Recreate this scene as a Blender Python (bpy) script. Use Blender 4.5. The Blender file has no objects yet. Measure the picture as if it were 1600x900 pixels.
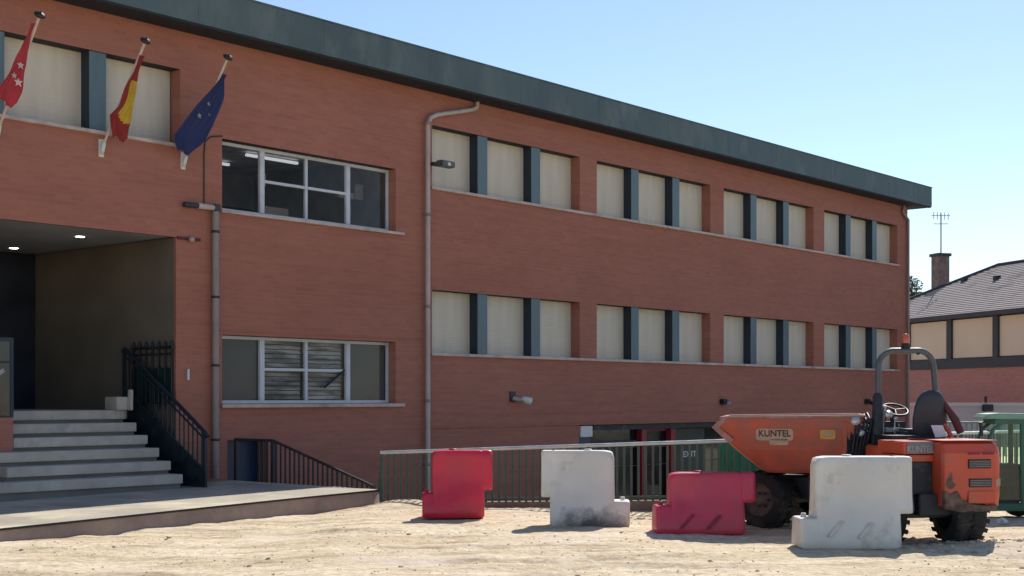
import bpy, bmesh, math, random
from math import sin, cos, pi, radians, sqrt, atan2
from mathutils import Vector, Matrix, noise

random.seed(7)
SC = bpy.context.scene
COL = SC.collection

# ------------------------------------------------------------------ camera
F = 2150 / 1600
cam = bpy.data.cameras.new('camera'); camo = bpy.data.objects.new('camera', cam); COL.objects.link(camo)
camo.location = (0, 0, 1.6); camo.rotation_euler = (radians(90), 0, 0)
cam.sensor_width = 36; cam.lens = 36 * F; cam.shift_y = 0.1075
cam.clip_start = 0.1; cam.clip_end = 3000
SC.camera = camo

# ------------------------------------------------------------------ light
SUN_DIR = Vector((0.40, 0.86, 0.98)).normalized()        # towards the sun
el = math.asin(SUN_DIR.z); az = atan2(SUN_DIR.x, SUN_DIR.y)
w = bpy.data.worlds.new('World'); SC.world = w; w.use_nodes = True
nt = w.node_tree; bg = nt.nodes['Background']
sky = nt.nodes.new('ShaderNodeTexSky'); sky.sky_type = 'NISHITA'; sky.sun_disc = False
sky.sun_elevation = el; sky.sun_rotation = az
sky.altitude = 600; sky.air_density = 1.0; sky.dust_density = 0.35; sky.ozone_density = 1.5
tint = nt.nodes.new('ShaderNodeMix'); tint.data_type = 'RGBA'; tint.blend_type = 'MULTIPLY'; tint.inputs[0].default_value = 1.0
tint.inputs[7].default_value = (0.985, 1.0, 1.03, 1)          # hazy summer sky, a little greener than clear air
nt.links.new(sky.outputs[0], tint.inputs[6]); nt.links.new(tint.outputs[2], bg.inputs[0]); bg.inputs[1].default_value = 0.12
sl = bpy.data.lights.new('sun', 'SUN'); sl.energy = 4.6; sl.angle = radians(0.5); sl.color = (1.0, 0.95, 0.87)
so = bpy.data.objects.new('sun', sl); COL.objects.link(so)
so.location = (20, 40, 40); so.rotation_euler = (-SUN_DIR).to_track_quat('-Z', 'Y').to_euler()
SC.view_settings.view_transform = 'Standard'; SC.view_settings.look = 'None'
SC.view_settings.exposure = 0.30; SC.view_settings.gamma = 1.0

# ------------------------------------------------------------------ materials
def nn(t, ty, **kw):
    n = t.nodes.new(ty)
    for k, v in kw.items(): setattr(n, k, v)
    return n
def lk(t, a, b): t.links.new(a, b)
def mix_col(t, fac, a, b, mode='MIX'):
    m = nn(t, 'ShaderNodeMix', data_type='RGBA', blend_type=mode)
    for sock, v in ((m.inputs[0], fac), (m.inputs[6], a), (m.inputs[7], b)):
        if isinstance(v, (int, float)): sock.default_value = v
        elif isinstance(v, tuple): sock.default_value = (*v[:3], 1)
        else: lk(t, v, sock)
    return m.outputs[2]
def noise_fac(t, vec, scale, detail=4, lo=0.35, hi=0.65, rough=0.55):
    n = nn(t, 'ShaderNodeTexNoise'); n.inputs['Scale'].default_value = scale; n.inputs['Detail'].default_value = detail
    n.inputs['Roughness'].default_value = rough
    lk(t, vec, n.inputs['Vector'])
    r = nn(t, 'ShaderNodeMapRange'); r.inputs[1].default_value = lo; r.inputs[2].default_value = hi
    lk(t, n.outputs[0], r.inputs[0]); return r.outputs[0]
def scaled(t, vec, s):
    m = nn(t, 'ShaderNodeVectorMath', operation='MULTIPLY'); m.inputs[1].default_value = s
    lk(t, vec, m.inputs[0]); return m.outputs[0]
def bump(t, h, strength, dist, bsdf):
    b = nn(t, 'ShaderNodeBump'); b.inputs['Strength'].default_value = strength; b.inputs['Distance'].default_value = dist
    lk(t, h, b.inputs['Height']); lk(t, b.outputs[0], bsdf.inputs['Normal'])
def M(name, col, rough=0.6, metal=0.0, var=0.25, scale=3.0, stretch=(1, 1, 1), dirt=None, dirt_amt=0.0, dirt_scale=1.2,
      bmp=0.0, bscale=60.0, spec=0.5):
    m = bpy.data.materials.new(name); m.use_nodes = True; t = m.node_tree
    p = t.nodes['Principled BSDF']; p.inputs['Roughness'].default_value = rough; p.inputs['Metallic'].default_value = metal
    p.inputs['Specular IOR Level'].default_value = spec
    co = nn(t, 'ShaderNodeTexCoord').outputs['Object']
    v = scaled(t, co, stretch)
    f = noise_fac(t, v, scale, 5)
    c = mix_col(t, f, tuple(x * (1 - var) for x in col), tuple(min(1, x * (1 + var)) for x in col))
    if dirt:
        g = noise_fac(t, v, dirt_scale, 6, 0.62 - 0.3 * dirt_amt, 0.80 - 0.2 * dirt_amt, 0.65)
        c = mix_col(t, g, c, dirt)
    lk(t, c, p.inputs['Base Color'])
    rr = nn(t, 'ShaderNodeMapRange'); rr.inputs[3].default_value = max(0, rough - 0.1); rr.inputs[4].default_value = min(1, rough + 0.12)
    lk(t, f, rr.inputs[0]); lk(t, rr.outputs[0], p.inputs['Roughness'])
    if bmp: 
        h = noise_fac(t, co, bscale, 3, 0.2, 0.8); bump(t, h, bmp, 0.01, p)
    return m
def brick_mat(name, c1, c2, mortar, bw=0.25, rh=0.08):
    m = bpy.data.materials.new(name); m.use_nodes = True; t = m.node_tree; p = t.nodes['Principled BSDF']
    p.inputs['Roughness'].default_value = 0.85
    co = nn(t, 'ShaderNodeTexCoord').outputs['Object']
    sp = nn(t, 'ShaderNodeSeparateXYZ'); lk(t, co, sp.inputs[0])
    ad = nn(t, 'ShaderNodeMath', operation='ADD'); lk(t, sp.outputs[0], ad.inputs[0]); lk(t, sp.outputs[1], ad.inputs[1])
    cb = nn(t, 'ShaderNodeCombineXYZ'); lk(t, ad.outputs[0], cb.inputs[0]); lk(t, sp.outputs[2], cb.inputs[1])
    b = nn(t, 'ShaderNodeTexBrick'); lk(t, cb.outputs[0], b.inputs['Vector'])
    b.inputs['Scale'].default_value = 1; b.inputs['Brick Width'].default_value = bw; b.inputs['Row Height'].default_value = rh
    b.inputs['Mortar Size'].default_value = 0.007; b.inputs['Mortar Smooth'].default_value = 0.3; b.inputs['Bias'].default_value = 0
    b.inputs['Color1'].default_value = (*c1, 1); b.inputs['Color2'].default_value = (*c2, 1); b.inputs['Mortar'].default_value = (*mortar, 1)
    f = noise_fac(t, scaled(t, co, (0.5, 0.5, 1.0)), 0.7, 6, 0.3, 0.7)
    c = mix_col(t, f, b.outputs[0], (0.88, 0.84, 0.83), 'MULTIPLY')
    f2 = noise_fac(t, scaled(t, co, (0.25, 0.25, 8)), 1.6, 5, 0.38, 0.66)      # course-to-course batches
    c = mix_col(t, f2, c, (0.92, 0.90, 0.90), 'MULTIPLY')
    lk(t, c, p.inputs['Base Color'])
    bump(t, b.outputs['Fac'], 0.5, -0.006, p)
    return m
def glass_mat(name, tint=(0.75, 0.85, 0.85), rough=0.0, ior=1.5):
    m = bpy.data.materials.new(name); m.use_nodes = True; t = m.node_tree
    t.nodes.remove(t.nodes['Principled BSDF']); out = t.nodes['Material Output']
    tr = nn(t, 'ShaderNodeBsdfTransparent'); tr.inputs[0].default_value = (*tint, 1)
    gl = nn(t, 'ShaderNodeBsdfGlossy'); gl.inputs['Roughness'].default_value = rough
    fr = nn(t, 'ShaderNodeFresnel'); fr.inputs[0].default_value = ior
    co = nn(t, 'ShaderNodeTexCoord').outputs['Object']
    b = nn(t, 'ShaderNodeBump'); b.inputs['Strength'].default_value = 0.06; b.inputs['Distance'].default_value = 0.02
    lk(t, noise_fac(t, co, 1.4, 2, 0.2, 0.8), b.inputs['Height'])
    lk(t, b.outputs[0], gl.inputs['Normal'])
    mx = nn(t, 'ShaderNodeMixShader'); lk(t, fr.outputs[0], mx.inputs[0]); lk(t, tr.outputs[0], mx.inputs[1]); lk(t, gl.outputs[0], mx.inputs[2])
    lk(t, mx.outputs[0], out.inputs[0]); return m
def emit_mat(name, col, s):
    m = bpy.data.materials.new(name); m.use_nodes = True; p = m.node_tree.nodes['Principled BSDF']
    p.inputs['Emission Color'].default_value = (*col, 1); p.inputs['Emission Strength'].default_value = s
    p.inputs['Base Color'].default_value = (*col, 1); return m

def ground_mat():
    m = bpy.data.materials.new('dirt'); m.use_nodes = True; t = m.node_tree; p = t.nodes['Principled BSDF']
    p.inputs['Roughness'].default_value = 0.95; p.inputs['Specular IOR Level'].default_value = 0.2
    co = nn(t, 'ShaderNodeTexCoord').outputs['Object']
    a = noise_fac(t, scaled(t, co, (0.45, 1.4, 1)), 0.9, 7, 0.35, 0.65, 0.6)
    c = mix_col(t, a, (0.65, 0.54, 0.375), (0.80, 0.69, 0.525))
    b = noise_fac(t, scaled(t, co, (0.5, 2.4, 1)), 1.3, 8, 0.50, 0.70, 0.7)
    c = mix_col(t, b, c, (0.38, 0.28, 0.185))
    b2 = noise_fac(t, scaled(t, co, (0.35, 4.0, 1)), 1.0, 6, 0.56, 0.74, 0.6)
    c = mix_col(t, b2, c, (0.47, 0.355, 0.25))
    g = noise_fac(t, scaled(t, co, (0.8, 1.6, 1)), 0.7, 8, 0.58, 0.74, 0.75)
    c = mix_col(t, g, c, (0.33, 0.32, 0.20))
    d = noise_fac(t, co, 11, 6, 0.40, 0.72, 0.7)
    c = mix_col(t, d, c, (0.66, 0.55, 0.40), 'MULTIPLY')
    e = noise_fac(t, co, 0.5, 3, 0.55, 0.75)
    c = mix_col(t, e, c, (0.70, 0.58, 0.46))
    lk(t, c, p.inputs['Base Color'])
    h1 = noise_fac(t, co, 9, 8, 0.2, 0.8, 0.7); bump(t, h1, 0.7, 0.03, p)
    return m

MT = dict(
    brick=brick_mat('red brick', (0.425, 0.163, 0.108), (0.372, 0.142, 0.095), (0.385, 0.178, 0.125)),
    brick_far=brick_mat('far brick', (0.44, 0.20, 0.17), (0.38, 0.165, 0.145), (0.40, 0.23, 0.20)),  # brick paled and pinked, distance haze put into the colour
    fascia=M('weathered fascia metal', (0.066, 0.100, 0.104), 0.6, 0.0, 0.26, 0.7, (1.3, 1, 0.6), (0.120, 0.155, 0.150), 0.38, 1.2),
    soffit=M('dark soffit and shade line', (0.018, 0.022, 0.028), 0.8),  # also colours in the shade lines at opening heads and pavement lip
    shutter=M('cream roller shutter', (0.60, 0.535, 0.425), 0.55, 0, 0.09, 1.0, (4, 1, 0.4)),
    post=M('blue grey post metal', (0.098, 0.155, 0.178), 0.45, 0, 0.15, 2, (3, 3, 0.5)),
    post_side=M('shaded post side and dark frame metal', (0.018, 0.030, 0.042), 0.6, 0, 0.2, 2),  # near-black paints shade on the post flanks; plain dark on the screen frame
    sill=M('pale stone sill', (0.52, 0.42, 0.37), 0.7, 0, 0.15, 3, dirt=(0.30, 0.22, 0.19), dirt_amt=0.3, dirt_scale=2.5),
    white_metal=M('white window metal', (0.55, 0.57, 0.60), 0.4, 0, 0.08, 4),
    glass=glass_mat('window glass', (0.86, 0.87, 0.87), 0.0, 1.24),
    cab_glass=glass_mat('cab glass', (0.82, 0.92, 0.88), 0.0, 1.45),
    plaster=M('tan porch plaster', (0.16, 0.125, 0.088), 0.9, 0, 0.12, 1.2),
    ceiling=M('grey porch ceiling', (0.30, 0.31, 0.32), 0.9, 0, 0.08, 1),
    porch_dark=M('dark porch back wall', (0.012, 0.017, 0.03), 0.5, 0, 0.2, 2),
    room=M('dim room wall', (0.32, 0.31, 0.30), 0.9, 0, 0.2, 1.5),
    room_light=emit_mat('strip light', (0.9, 0.93, 1.0), 0.45),
    downlight=emit_mat('downlight glow', (1.0, 0.97, 0.92), 9.0),
    paper=M('paper white', (0.62, 0.60, 0.60), 0.8, 0, 0.1),
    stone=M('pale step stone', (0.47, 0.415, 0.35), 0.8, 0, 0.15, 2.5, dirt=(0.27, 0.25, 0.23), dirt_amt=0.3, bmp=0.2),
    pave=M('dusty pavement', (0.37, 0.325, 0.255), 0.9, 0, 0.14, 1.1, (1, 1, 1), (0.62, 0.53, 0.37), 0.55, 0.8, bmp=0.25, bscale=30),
    kerb=M('pinkish concrete kerb', (0.30, 0.215, 0.175), 0.9, 0, 0.18, 2.2, (1, 1, 1), (0.38, 0.32, 0.22), 0.4, 1.3, bmp=0.4, bscale=25),
    pipe=M('grey brown pipe', (0.27, 0.215, 0.20), 0.55, 0, 0.15, 2.5),
    pipe_pale=M('pale pipe', (0.46, 0.39, 0.35), 0.55, 0, 0.12, 2.5),
    dark_metal=M('dark green black rail paint', (0.012, 0.022, 0.028), 0.5, 0, 0.3, 5),
    rail_brown=M('dark rail paint', (0.035, 0.030, 0.035), 0.55, 0, 0.3, 5),
    fence_green=M('green fence paint', (0.034, 0.068, 0.050), 0.5, 0, 0.3, 4, dirt=(0.10, 0.10, 0.075), dirt_amt=0.5),
    galv=M('galvanised rail', (0.50, 0.52, 0.50), 0.45, 0.3, 0.12, 5),
    plinth=M('rough brown concrete', (0.22, 0.165, 0.12), 0.95, 0, 0.25, 3, bmp=0.5),
    green_sheet=M('green sheet', (0.028, 0.21, 0.125), 0.6, 0, 0.25, 2, (4, 4, 0.4)),
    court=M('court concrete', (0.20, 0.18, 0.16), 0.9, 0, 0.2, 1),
    black=M('black plastic', (0.014, 0.015, 0.018), 0.5, 0, 0.3, 8),
    dk_glass=M('dark door glass', (0.006, 0.010, 0.016), 0.12, 0, 0.2, 1, spec=0.7),
    door_green=M('dark green door', (0.010, 0.030, 0.028), 0.4, 0, 0.2, 2),
    red_frame=M('red frame paint', (0.26, 0.018, 0.022), 0.45, 0, 0.15, 4),
    blue=M('navy panel', (0.012, 0.035, 0.085), 0.4, 0, 0.2, 3),
    white=M('off white plastic', (0.66, 0.64, 0.60), 0.5, 0, 0.08, 3),
    lamp_grey=M('lamp housing grey', (0.36, 0.33, 0.31), 0.5, 0, 0.15, 6),
    bar_red=M('red barrier plastic', (0.62, 0.020, 0.050), 0.40, 0, 0.14, 2.0, (1, 1, 1), (0.36, 0.055, 0.055), 0.25, 2.2, bmp=0.12, bscale=8),
    bar_pink=M('faded red barrier plastic', (0.57, 0.040, 0.085), 0.42, 0, 0.14, 2.0, (1, 1, 1), (0.38, 0.07, 0.085), 0.35, 2.4, bmp=0.12, bscale=8),
    bar_white=M('dusty white barrier plastic', (0.70, 0.655, 0.585), 0.55, 0, 0.07, 1.8, (1, 1, 1), (0.40, 0.35, 0.29), 0.22, 2.6, bmp=0.15, bscale=8),
    scuff=M('dark scuff', (0.13, 0.12, 0.12), 0.8, 0, 0.4, 12),
    scuff_red=M('dark red groove', (0.26, 0.012, 0.04), 0.6, 0, 0.3, 8),
    orange=M('dusty orange red paint', (0.50, 0.075, 0.036), 0.5, 0, 0.22, 2.2, (1, 1, 1), (0.27, 0.092, 0.062), 0.62, 2.0, bmp=0.1, bscale=12),
    orange_in=M('worn skip edge', (0.36, 0.19, 0.15), 0.7, 0, 0.2, 6, dirt=(0.30, 0.10, 0.07), dirt_amt=0.5, dirt_scale=5),
    red_body=M('bright engine cover paint', (0.56, 0.080, 0.038), 0.38, 0, 0.10, 2.0, (1, 1, 1), (0.36, 0.13, 0.085), 0.32, 3.5),
    tyre=M('dusty tyre rubber', (0.018, 0.017, 0.017), 0.85, 0, 0.3, 8, dirt=(0.10, 0.085, 0.07), dirt_amt=0.35, dirt_scale=4, bmp=0.4, bscale=20),
    rim=M('dusty wheel rim', (0.17, 0.115, 0.10), 0.7, 0, 0.3, 6, dirt=(0.06, 0.05, 0.05), dirt_amt=0.5, dirt_scale=5),
    chassis=M('dark chassis paint', (0.022, 0.026, 0.034), 0.6, 0, 0.3, 5, dirt=(0.10, 0.085, 0.07), dirt_amt=0.25, dirt_scale=4),
    rops=M('grey roll bar paint', (0.085, 0.088, 0.095), 0.42, 0, 0.2, 6),
    seat=M('dark seat vinyl', (0.030, 0.036, 0.044), 0.55, 0, 0.2, 6),
    maroon=M('maroon strap', (0.10, 0.02, 0.025), 0.7),
    chrome=M('pale metal lever', (0.55, 0.53, 0.50), 0.35, 0.4, 0.2, 10),
    plate_grey=M('grey plate', (0.20, 0.18, 0.19), 0.6, 0, 0.15, 6),
    cream=M('faded cream decal', (0.44, 0.30, 0.22), 0.7, 0, 0.15, 8),
    decal_black=M('faded black lettering', (0.10, 0.035, 0.022), 0.7),
    yellow=M('yellow decal', (0.62, 0.30, 0.04), 0.6, 0, 0.12, 6),
    beacon=M('amber beacon plastic', (0.60, 0.13, 0.05), 0.25, 0, 0.1, 4),
    mach_green=M('machine green paint', (0.028, 0.125, 0.075), 0.45, 0, 0.2, 4, dirt=(0.08, 0.12, 0.09), dirt_amt=0.3, dirt_scale=3),
    mach_roof=M('pale green roof', (0.20, 0.36, 0.27), 0.5, 0, 0.12, 4),
    roof_tile=M('grey pink roof tile', (0.35, 0.30, 0.275), 0.9, 0, 0.15, 1.6, dirt=(0.16, 0.13, 0.135), dirt_amt=0.3, dirt_scale=0.8),  # tile tone lightened to paint in haze
    far_cream=M('far cream panel', (0.58, 0.48, 0.37), 0.85, 0, 0.06, 0.6),  # cream lightened, with the far haze in its colour
    far_dark=M('far dark trim', (0.030, 0.030, 0.040), 0.7),
    far_wall=M('far rendered wall', (0.56, 0.47, 0.44), 0.9, 0, 0.08, 0.5),
    far_cope=M('far wall coping', (0.62, 0.55, 0.52), 0.8, 0, 0.05, 1),
    far_rail=M('far pale green fence', (0.22, 0.30, 0.22), 0.6),
    leaf=M('tree leaves', (0.052, 0.075, 0.028), 0.7, 0, 0.5, 1.5),
    bark=M('bark', (0.10, 0.08, 0.06), 0.9),
    flag_red=M('crimson flag cloth', (0.42, 0.040, 0.062), 0.8, 0, 0.12, 4),
    flag_star=M('white star cloth', (0.60, 0.42, 0.42), 0.8),
    es_red=M('dark red flag cloth', (0.26, 0.028, 0.028), 0.8, 0, 0.15, 5),
    es_yel=M('yellow flag cloth', (0.50, 0.34, 0.035), 0.8, 0, 0.1, 5),
    eu_blue=M('blue flag cloth', (0.015, 0.030, 0.125), 0.8, 0, 0.15, 4),
    eu_star=M('pale gold star', (0.26, 0.30, 0.34), 0.8),
    flagpole=M('varnished pale pole', (0.60, 0.47, 0.38), 0.4, 0, 0.1, 4),
    finial=M('dark pole finial', (0.030, 0.012, 0.010), 0.4),
    groove=M('shallow moulded groove', (0.58, 0.54, 0.48), 0.7),
    mud=M('dried mud', (0.15, 0.095, 0.07), 0.95, 0, 0.45, 9, dirt=(0.05, 0.04, 0.035), dirt_amt=0.5, dirt_scale=6, bmp=0.5, bscale=25),
    dirt=ground_mat(),
    pebble=M('pebbles', (0.42, 0.335, 0.235), 0.95, 0, 0.35, 4),
    litter=M('white litter', (0.72, 0.70, 0.68), 0.8),
)

def scuffed():
    m = M('scuffed white barrier plastic', (0.68, 0.635, 0.57), 0.55, 0, 0.07, 1.8, (1, 1, 1), (0.40, 0.35, 0.29), 0.22, 2.6, bmp=0.15, bscale=8)
    t = m.node_tree; p = t.nodes['Principled BSDF']; base = p.inputs['Base Color'].links[0].from_socket
    co = nn(t, 'ShaderNodeTexCoord').outputs['Object']
    d = nn(t, 'ShaderNodeVectorMath', operation='SUBTRACT'); lk(t, co, d.inputs[0]); d.inputs[1].default_value = (0.05, -0.25, 0.02)
    l = nn(t, 'ShaderNodeVectorMath', operation='LENGTH'); lk(t, scaled(t, d.outputs[0], (0.75, 0.6, 1.7)), l.inputs[0])
    n = nn(t, 'ShaderNodeTexNoise'); n.inputs['Scale'].default_value = 7; n.inputs['Detail'].default_value = 6; n.inputs['Roughness'].default_value = 0.7; lk(t, scaled(t, co, (1, 1, 1)), n.inputs[0])
    a = nn(t, 'ShaderNodeMath', operation='MULTIPLY_ADD'); lk(t, n.outputs[0], a.inputs[0]); a.inputs[1].default_value = -0.75; lk(t, l.outputs['Value'], a.inputs[2])
    r = nn(t, 'ShaderNodeMapRange'); r.inputs[1].default_value = 0.04; r.inputs[2].default_value = -0.28; lk(t, a.outputs[0], r.inputs[0])
    lk(t, mix_col(t, r.outputs[0], base, (0.13, 0.12, 0.125)), p.inputs['Base Color']); return m
MT['bar_scuffed'] = scuffed()

# ------------------------------------------------------------------ mesh builder
class MB:
    """collects shapes in its thing's local frame; frame = (ox, oy, angle) places a sub-assembly"""
    def __init__(s, frame=None, z=0.0):
        s.v = []; s.f = []; s.mi = []; s.sm = []; s.m = 0
        s.fr = frame; s.z = z
    def _add(s, vs, fs, smooth=False):
        o = len(s.v)
        for p in vs:
            x, y, z = p
            if s.fr:
                ox, oy, a = s.fr; x, y = ox + x * cos(a) - y * sin(a), oy + x * sin(a) + y * cos(a)
            s.v.append((x, y, z + s.z))
        for f in fs: s.f.append([i + o for i in f]); s.mi.append(s.m); s.sm.append(smooth)
    def box(s, x0, x1, y0, y1, z0, z1):
        if x0 > x1: x0, x1 = x1, x0
        if y0 > y1: y0, y1 = y1, y0
        if z0 > z1: z0, z1 = z1, z0
        vs = [(x0,y0,z0),(x1,y0,z0),(x1,y1,z0),(x0,y1,z0),(x0,y0,z1),(x1,y0,z1),(x1,y1,z1),(x0,y1,z1)]
        s._add(vs, [(0,3,2,1),(4,5,6,7),(0,1,5,4),(1,2,6,5),(2,3,7,6),(3,0,4,7)]); return s
    def prism(s, pts, axis, a0, a1):
        """2-D outline pts extruded along axis ('x': pts are (y,z); 'y': (x,z); 'z': (x,y))"""
        def P(p, a): return (a, p[0], p[1]) if axis == 'x' else (p[0], a, p[1]) if axis == 'y' else (p[0], p[1], a)
        n = len(pts); vs = [P(p, a0) for p in pts] + [P(p, a1) for p in pts]
        s._add(vs, [tuple(range(n))[::-1], tuple(range(n, 2*n))] + [(i, (i+1) % n, (i+1) % n + n, i + n) for i in range(n)]); return s
    def tube(s, pts, r, seg=10, cap=True):
        pts = [Vector(p) for p in pts]; rs = r if isinstance(r, (list, tuple)) else [r] * len(pts)
        vs = []; fs = []; prev = None
        for i, p in enumerate(pts):
            d = (pts[min(i+1, len(pts)-1)] - pts[max(i-1, 0)]).normalized()
            u = d.orthogonal().normalized() if prev is None else (prev - d * prev.dot(d)).normalized()
            prev = u; vv = d.cross(u)
            for k in range(seg):
                a = 2*pi*k/seg; q = p + (u*cos(a) + vv*sin(a)) * rs[i]; vs.append(tuple(q))
        for i in range(len(pts)-1):
            for k in range(seg):
                a, b = i*seg+k, i*seg+(k+1) % seg; fs.append((a, b, b+seg, a+seg))
        s._add(vs, fs, True)
        if cap:
            s._add(vs[:seg], [tuple(range(seg))[::-1]]); s._add(vs[-seg:], [tuple(range(seg))])
        return s
    def lathe(s, c, axis, prof, seg=28):
        """prof = [(r, t)] along axis direction"""
        c = Vector(c); d = Vector(axis).normalized(); u = d.orthogonal().normalized(); vv = d.cross(u)
        vs = []; fs = []
        for (r, t) in prof:
            for k in range(seg):
                a = 2*pi*k/seg; vs.append(tuple(c + d*t + (u*cos(a) + vv*sin(a)) * r))
        for i in range(len(prof)-1):
            for k in range(seg):
                a, b = i*seg+k, i*seg+(k+1) % seg; fs.append((a, b, b+seg, a+seg))
        s._add(vs, fs, True); return s
    def quad(s, a, b, c, d): s._add([a, b, c, d], [(0,1,2,3)]); return s
    def loft(s, rings, cap=True, smooth=True):
        n = len(rings[0]); vs = [p for r in rings for p in r]; fs = []
        for i in range(len(rings)-1):
            for k in range(n):
                a, b = i*n+k, i*n+(k+1) % n; fs.append((a, b, b+n, a+n))
        s._add(vs, fs, smooth)
        if cap: s._add(rings[0], [tuple(range(n))[::-1]], False); s._add(rings[-1], [tuple(range(n))], False)
        return s
    def build(s, name, mats, parent=None, bevel=0.0, mesh=None):
        me = bpy.data.meshes.new(name); me.from_pydata(s.v, [], s.f)
        if not isinstance(mats, (list, tuple)): mats = [mats]
        for m in mats: me.materials.append(m)
        me.polygons.foreach_set('material_index', s.mi); me.polygons.foreach_set('use_smooth', s.sm)
        bm = bmesh.new(); bm.from_mesh(me); bmesh.ops.recalc_face_normals(bm, faces=bm.faces)
        if bevel:
            bmesh.ops.remove_doubles(bm, verts=bm.verts, dist=1e-5)
            ed = [e for e in bm.edges if len(e.link_faces) == 2 and e.calc_face_angle(0) > 0.5]
            bmesh.ops.bevel(bm, geom=ed, offset=bevel, segments=2, affect='EDGES', clamp_overlap=True)
        bm.to_mesh(me); bm.free(); me.update()
        o = bpy.data.objects.new(name, me); COL.objects.link(o)
        if parent: o.parent = parent
        return o

def thing(name, label, cat, loc=(0,0,0), rot=0.0, group=None):
    o = bpy.data.objects.new(name, None); COL.objects.link(o); o.location = loc; o.rotation_euler = (0, 0, rot)
    o.empty_display_size = 0.3
    o['label'] = label; o['category'] = cat
    if group: o['group'] = group
    return o
def tag(o, label, cat, group=None):
    o['label'] = label; o['category'] = cat
    if group: o['group'] = group
    return o
def struct(o): o['kind'] = 'structure'; return o
def stuff(o): o['kind'] = 'stuff'; return o
def dup(root, loc, rot, label, group=None):
    r = root.copy(); COL.objects.link(r); r.location = loc; r.rotation_euler = (0, 0, rot); r['label'] = label
    if group: r['group'] = group
    for ch in list(root.children):
        c = ch.copy(); COL.objects.link(c); c.parent = r
        for g in list(ch.children):
            d = g.copy(); COL.objects.link(d); d.parent = c
    return r
def inst(src, parent, loc, rot=(0, 0, 0), scale=(1, 1, 1)):
    c = src.copy(); COL.objects.link(c); c.parent = parent; c.location = loc; c.rotation_euler = rot; c.scale = scale; return c
def text_part(name, body, size, mat, parent, loc, rot, sx=1.0, extrude=0.002):
    cu = bpy.data.curves.new(name, 'FONT'); cu.body = body; cu.size = size; cu.extrude = extrude
    cu.align_x = 'CENTER'; cu.align_y = 'CENTER'; cu.resolution_u = 3; cu.offset = size * 0.02
    tmp = bpy.data.objects.new('tmp', cu); COL.objects.link(tmp)
    dg = bpy.context.evaluated_depsgraph_get(); me = bpy.data.meshes.new_from_object(tmp.evaluated_get(dg))
    bpy.data.objects.remove(tmp); bpy.data.curves.remove(cu)
    me.materials.clear(); me.materials.append(mat)
    o = bpy.data.objects.new(name, me); COL.objects.link(o); o.parent = parent
    o.location = loc; o.rotation_euler = rot; o.scale = (sx, 1, 1); return o

# ------------------------------------------------------------------ building frame: x = along facade, y = into building, q = -y
TH = atan2(2150, 1850); BX, BY = -4.924, 23.37
def W(s, q, z=0.0):
    return (BX + cos(TH)*s + sin(TH)*q, BY + sin(TH)*s - cos(TH)*q, z)

# ================================================================== SETTING: ground
TIP = W(0.15, 3.72); CC = (4.2, 18.7); CD = (12.0, 27.8)
def gz(x, y):
    if y > 40 or abs(x) > 25: return 0.0
    h = 0.035 * noise.noise(Vector((x*0.5, y*0.8, 0))) + 0.022 * noise.noise(Vector((x*1.7, y*2.6, 3.1))) + 0.010 * noise.noise(Vector((x*6, y*8, 1.7)))
    h += 0.006 * noise.noise(Vector((x*17, y*21, 5.7)))
    h += 0.10 * math.exp(-((x+1.55)/0.55)**2 - ((y-20.4)/0.5)**2)        # heap against the kerb end
    if x < -1.9: h -= 0.065 * min(1, (-1.9-x)/0.9)                       # ground falls away from the kerb
    h += 0.07 * math.exp(-((x-6.0)/1.0)**2 - ((y-14.9)/0.35)**2)
    for y0_, k_, wd_, dp_ in ((13.4, 0.12, 0.16, 0.05), (12.75, 0.10, 0.14, 0.045), (14.6, -0.05, 0.20, 0.03), (16.2, -0.16, 0.18, 0.035)):
        t_ = (y - y0_ - k_*x - 0.10*sin(x*0.9+y0_)) / wd_                      # wheel ruts with a raised shoulder
        h += dp_ * (0.55*math.exp(-(abs(t_)-1.7)**2*2.0) - math.exp(-t_*t_)) * (0.6+0.4*sin(x*1.3+y0_)) * (0.7+0.6*noise.noise(Vector((x*3, y*3, 7))))
    return h
def axis_lines(lo, hi, step, outer):
    a = []; x = lo
    while x <= hi + 1e-6: a.append(x); x += step
    g = step; l = lo; L = []
    while l > -outer: g *= 1.35; l -= g; L.append(l)
    g = step; r = hi; R = []
    while r < outer: g *= 1.35; r += g; R.append(r)
    return L[::-1] + a + R
xs = axis_lines(-8.0, 9.0, 0.07, 900); ys = axis_lines(11.0, 22.0, 0.07, 900)
bm = bmesh.new(); grid = [[bm.verts.new((x, y, gz(x, y))) for x in xs] for y in ys]
for j in range(len(ys)-1):
    for i in range(len(xs)-1): bm.faces.new((grid[j][i], grid[j][i+1], grid[j+1][i+1], grid[j+1][i]))
def nrm(ax, ay, bx, by): d = Vector((bx-ax, by-ay, 0)).normalized(); return Vector((-d.y, d.x, 0))
A = Vector(W(0.15, 0)); Bp = Vector(TIP); Cp = Vector((*CC, 0)); Dp = Vector((*CD, 0)); Ep = Vector(W(30.0, 0))
planes = [(A, nrm(A.x, A.y, Bp.x, Bp.y)), (Bp, nrm(Bp.x, Bp.y, Cp.x, Cp.y)), (Cp, nrm(Cp.x, Cp.y, Dp.x, Dp.y)),
          (Ep, -Vector((cos(TH), sin(TH), 0))), (Vector(W(0, -0.2)), Vector((sin(TH), -cos(TH), 0)))]
for co_, no_ in planes:
    near = [f for f in bm.faces if abs(f.calc_center_median().y) < 70 and abs(f.calc_center_median().x) < 60]
    gm = list({e for f in near for e in f.edges}) + list({v for f in near for v in f.verts}) + near
    bmesh.ops.bisect_plane(bm, geom=gm, plane_co=co_, plane_no=no_, dist=1e-4)
kill = [f for f in bm.faces if all((f.calc_center_median() - c_).dot(n_) > 0 for c_, n_ in planes)]
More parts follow.
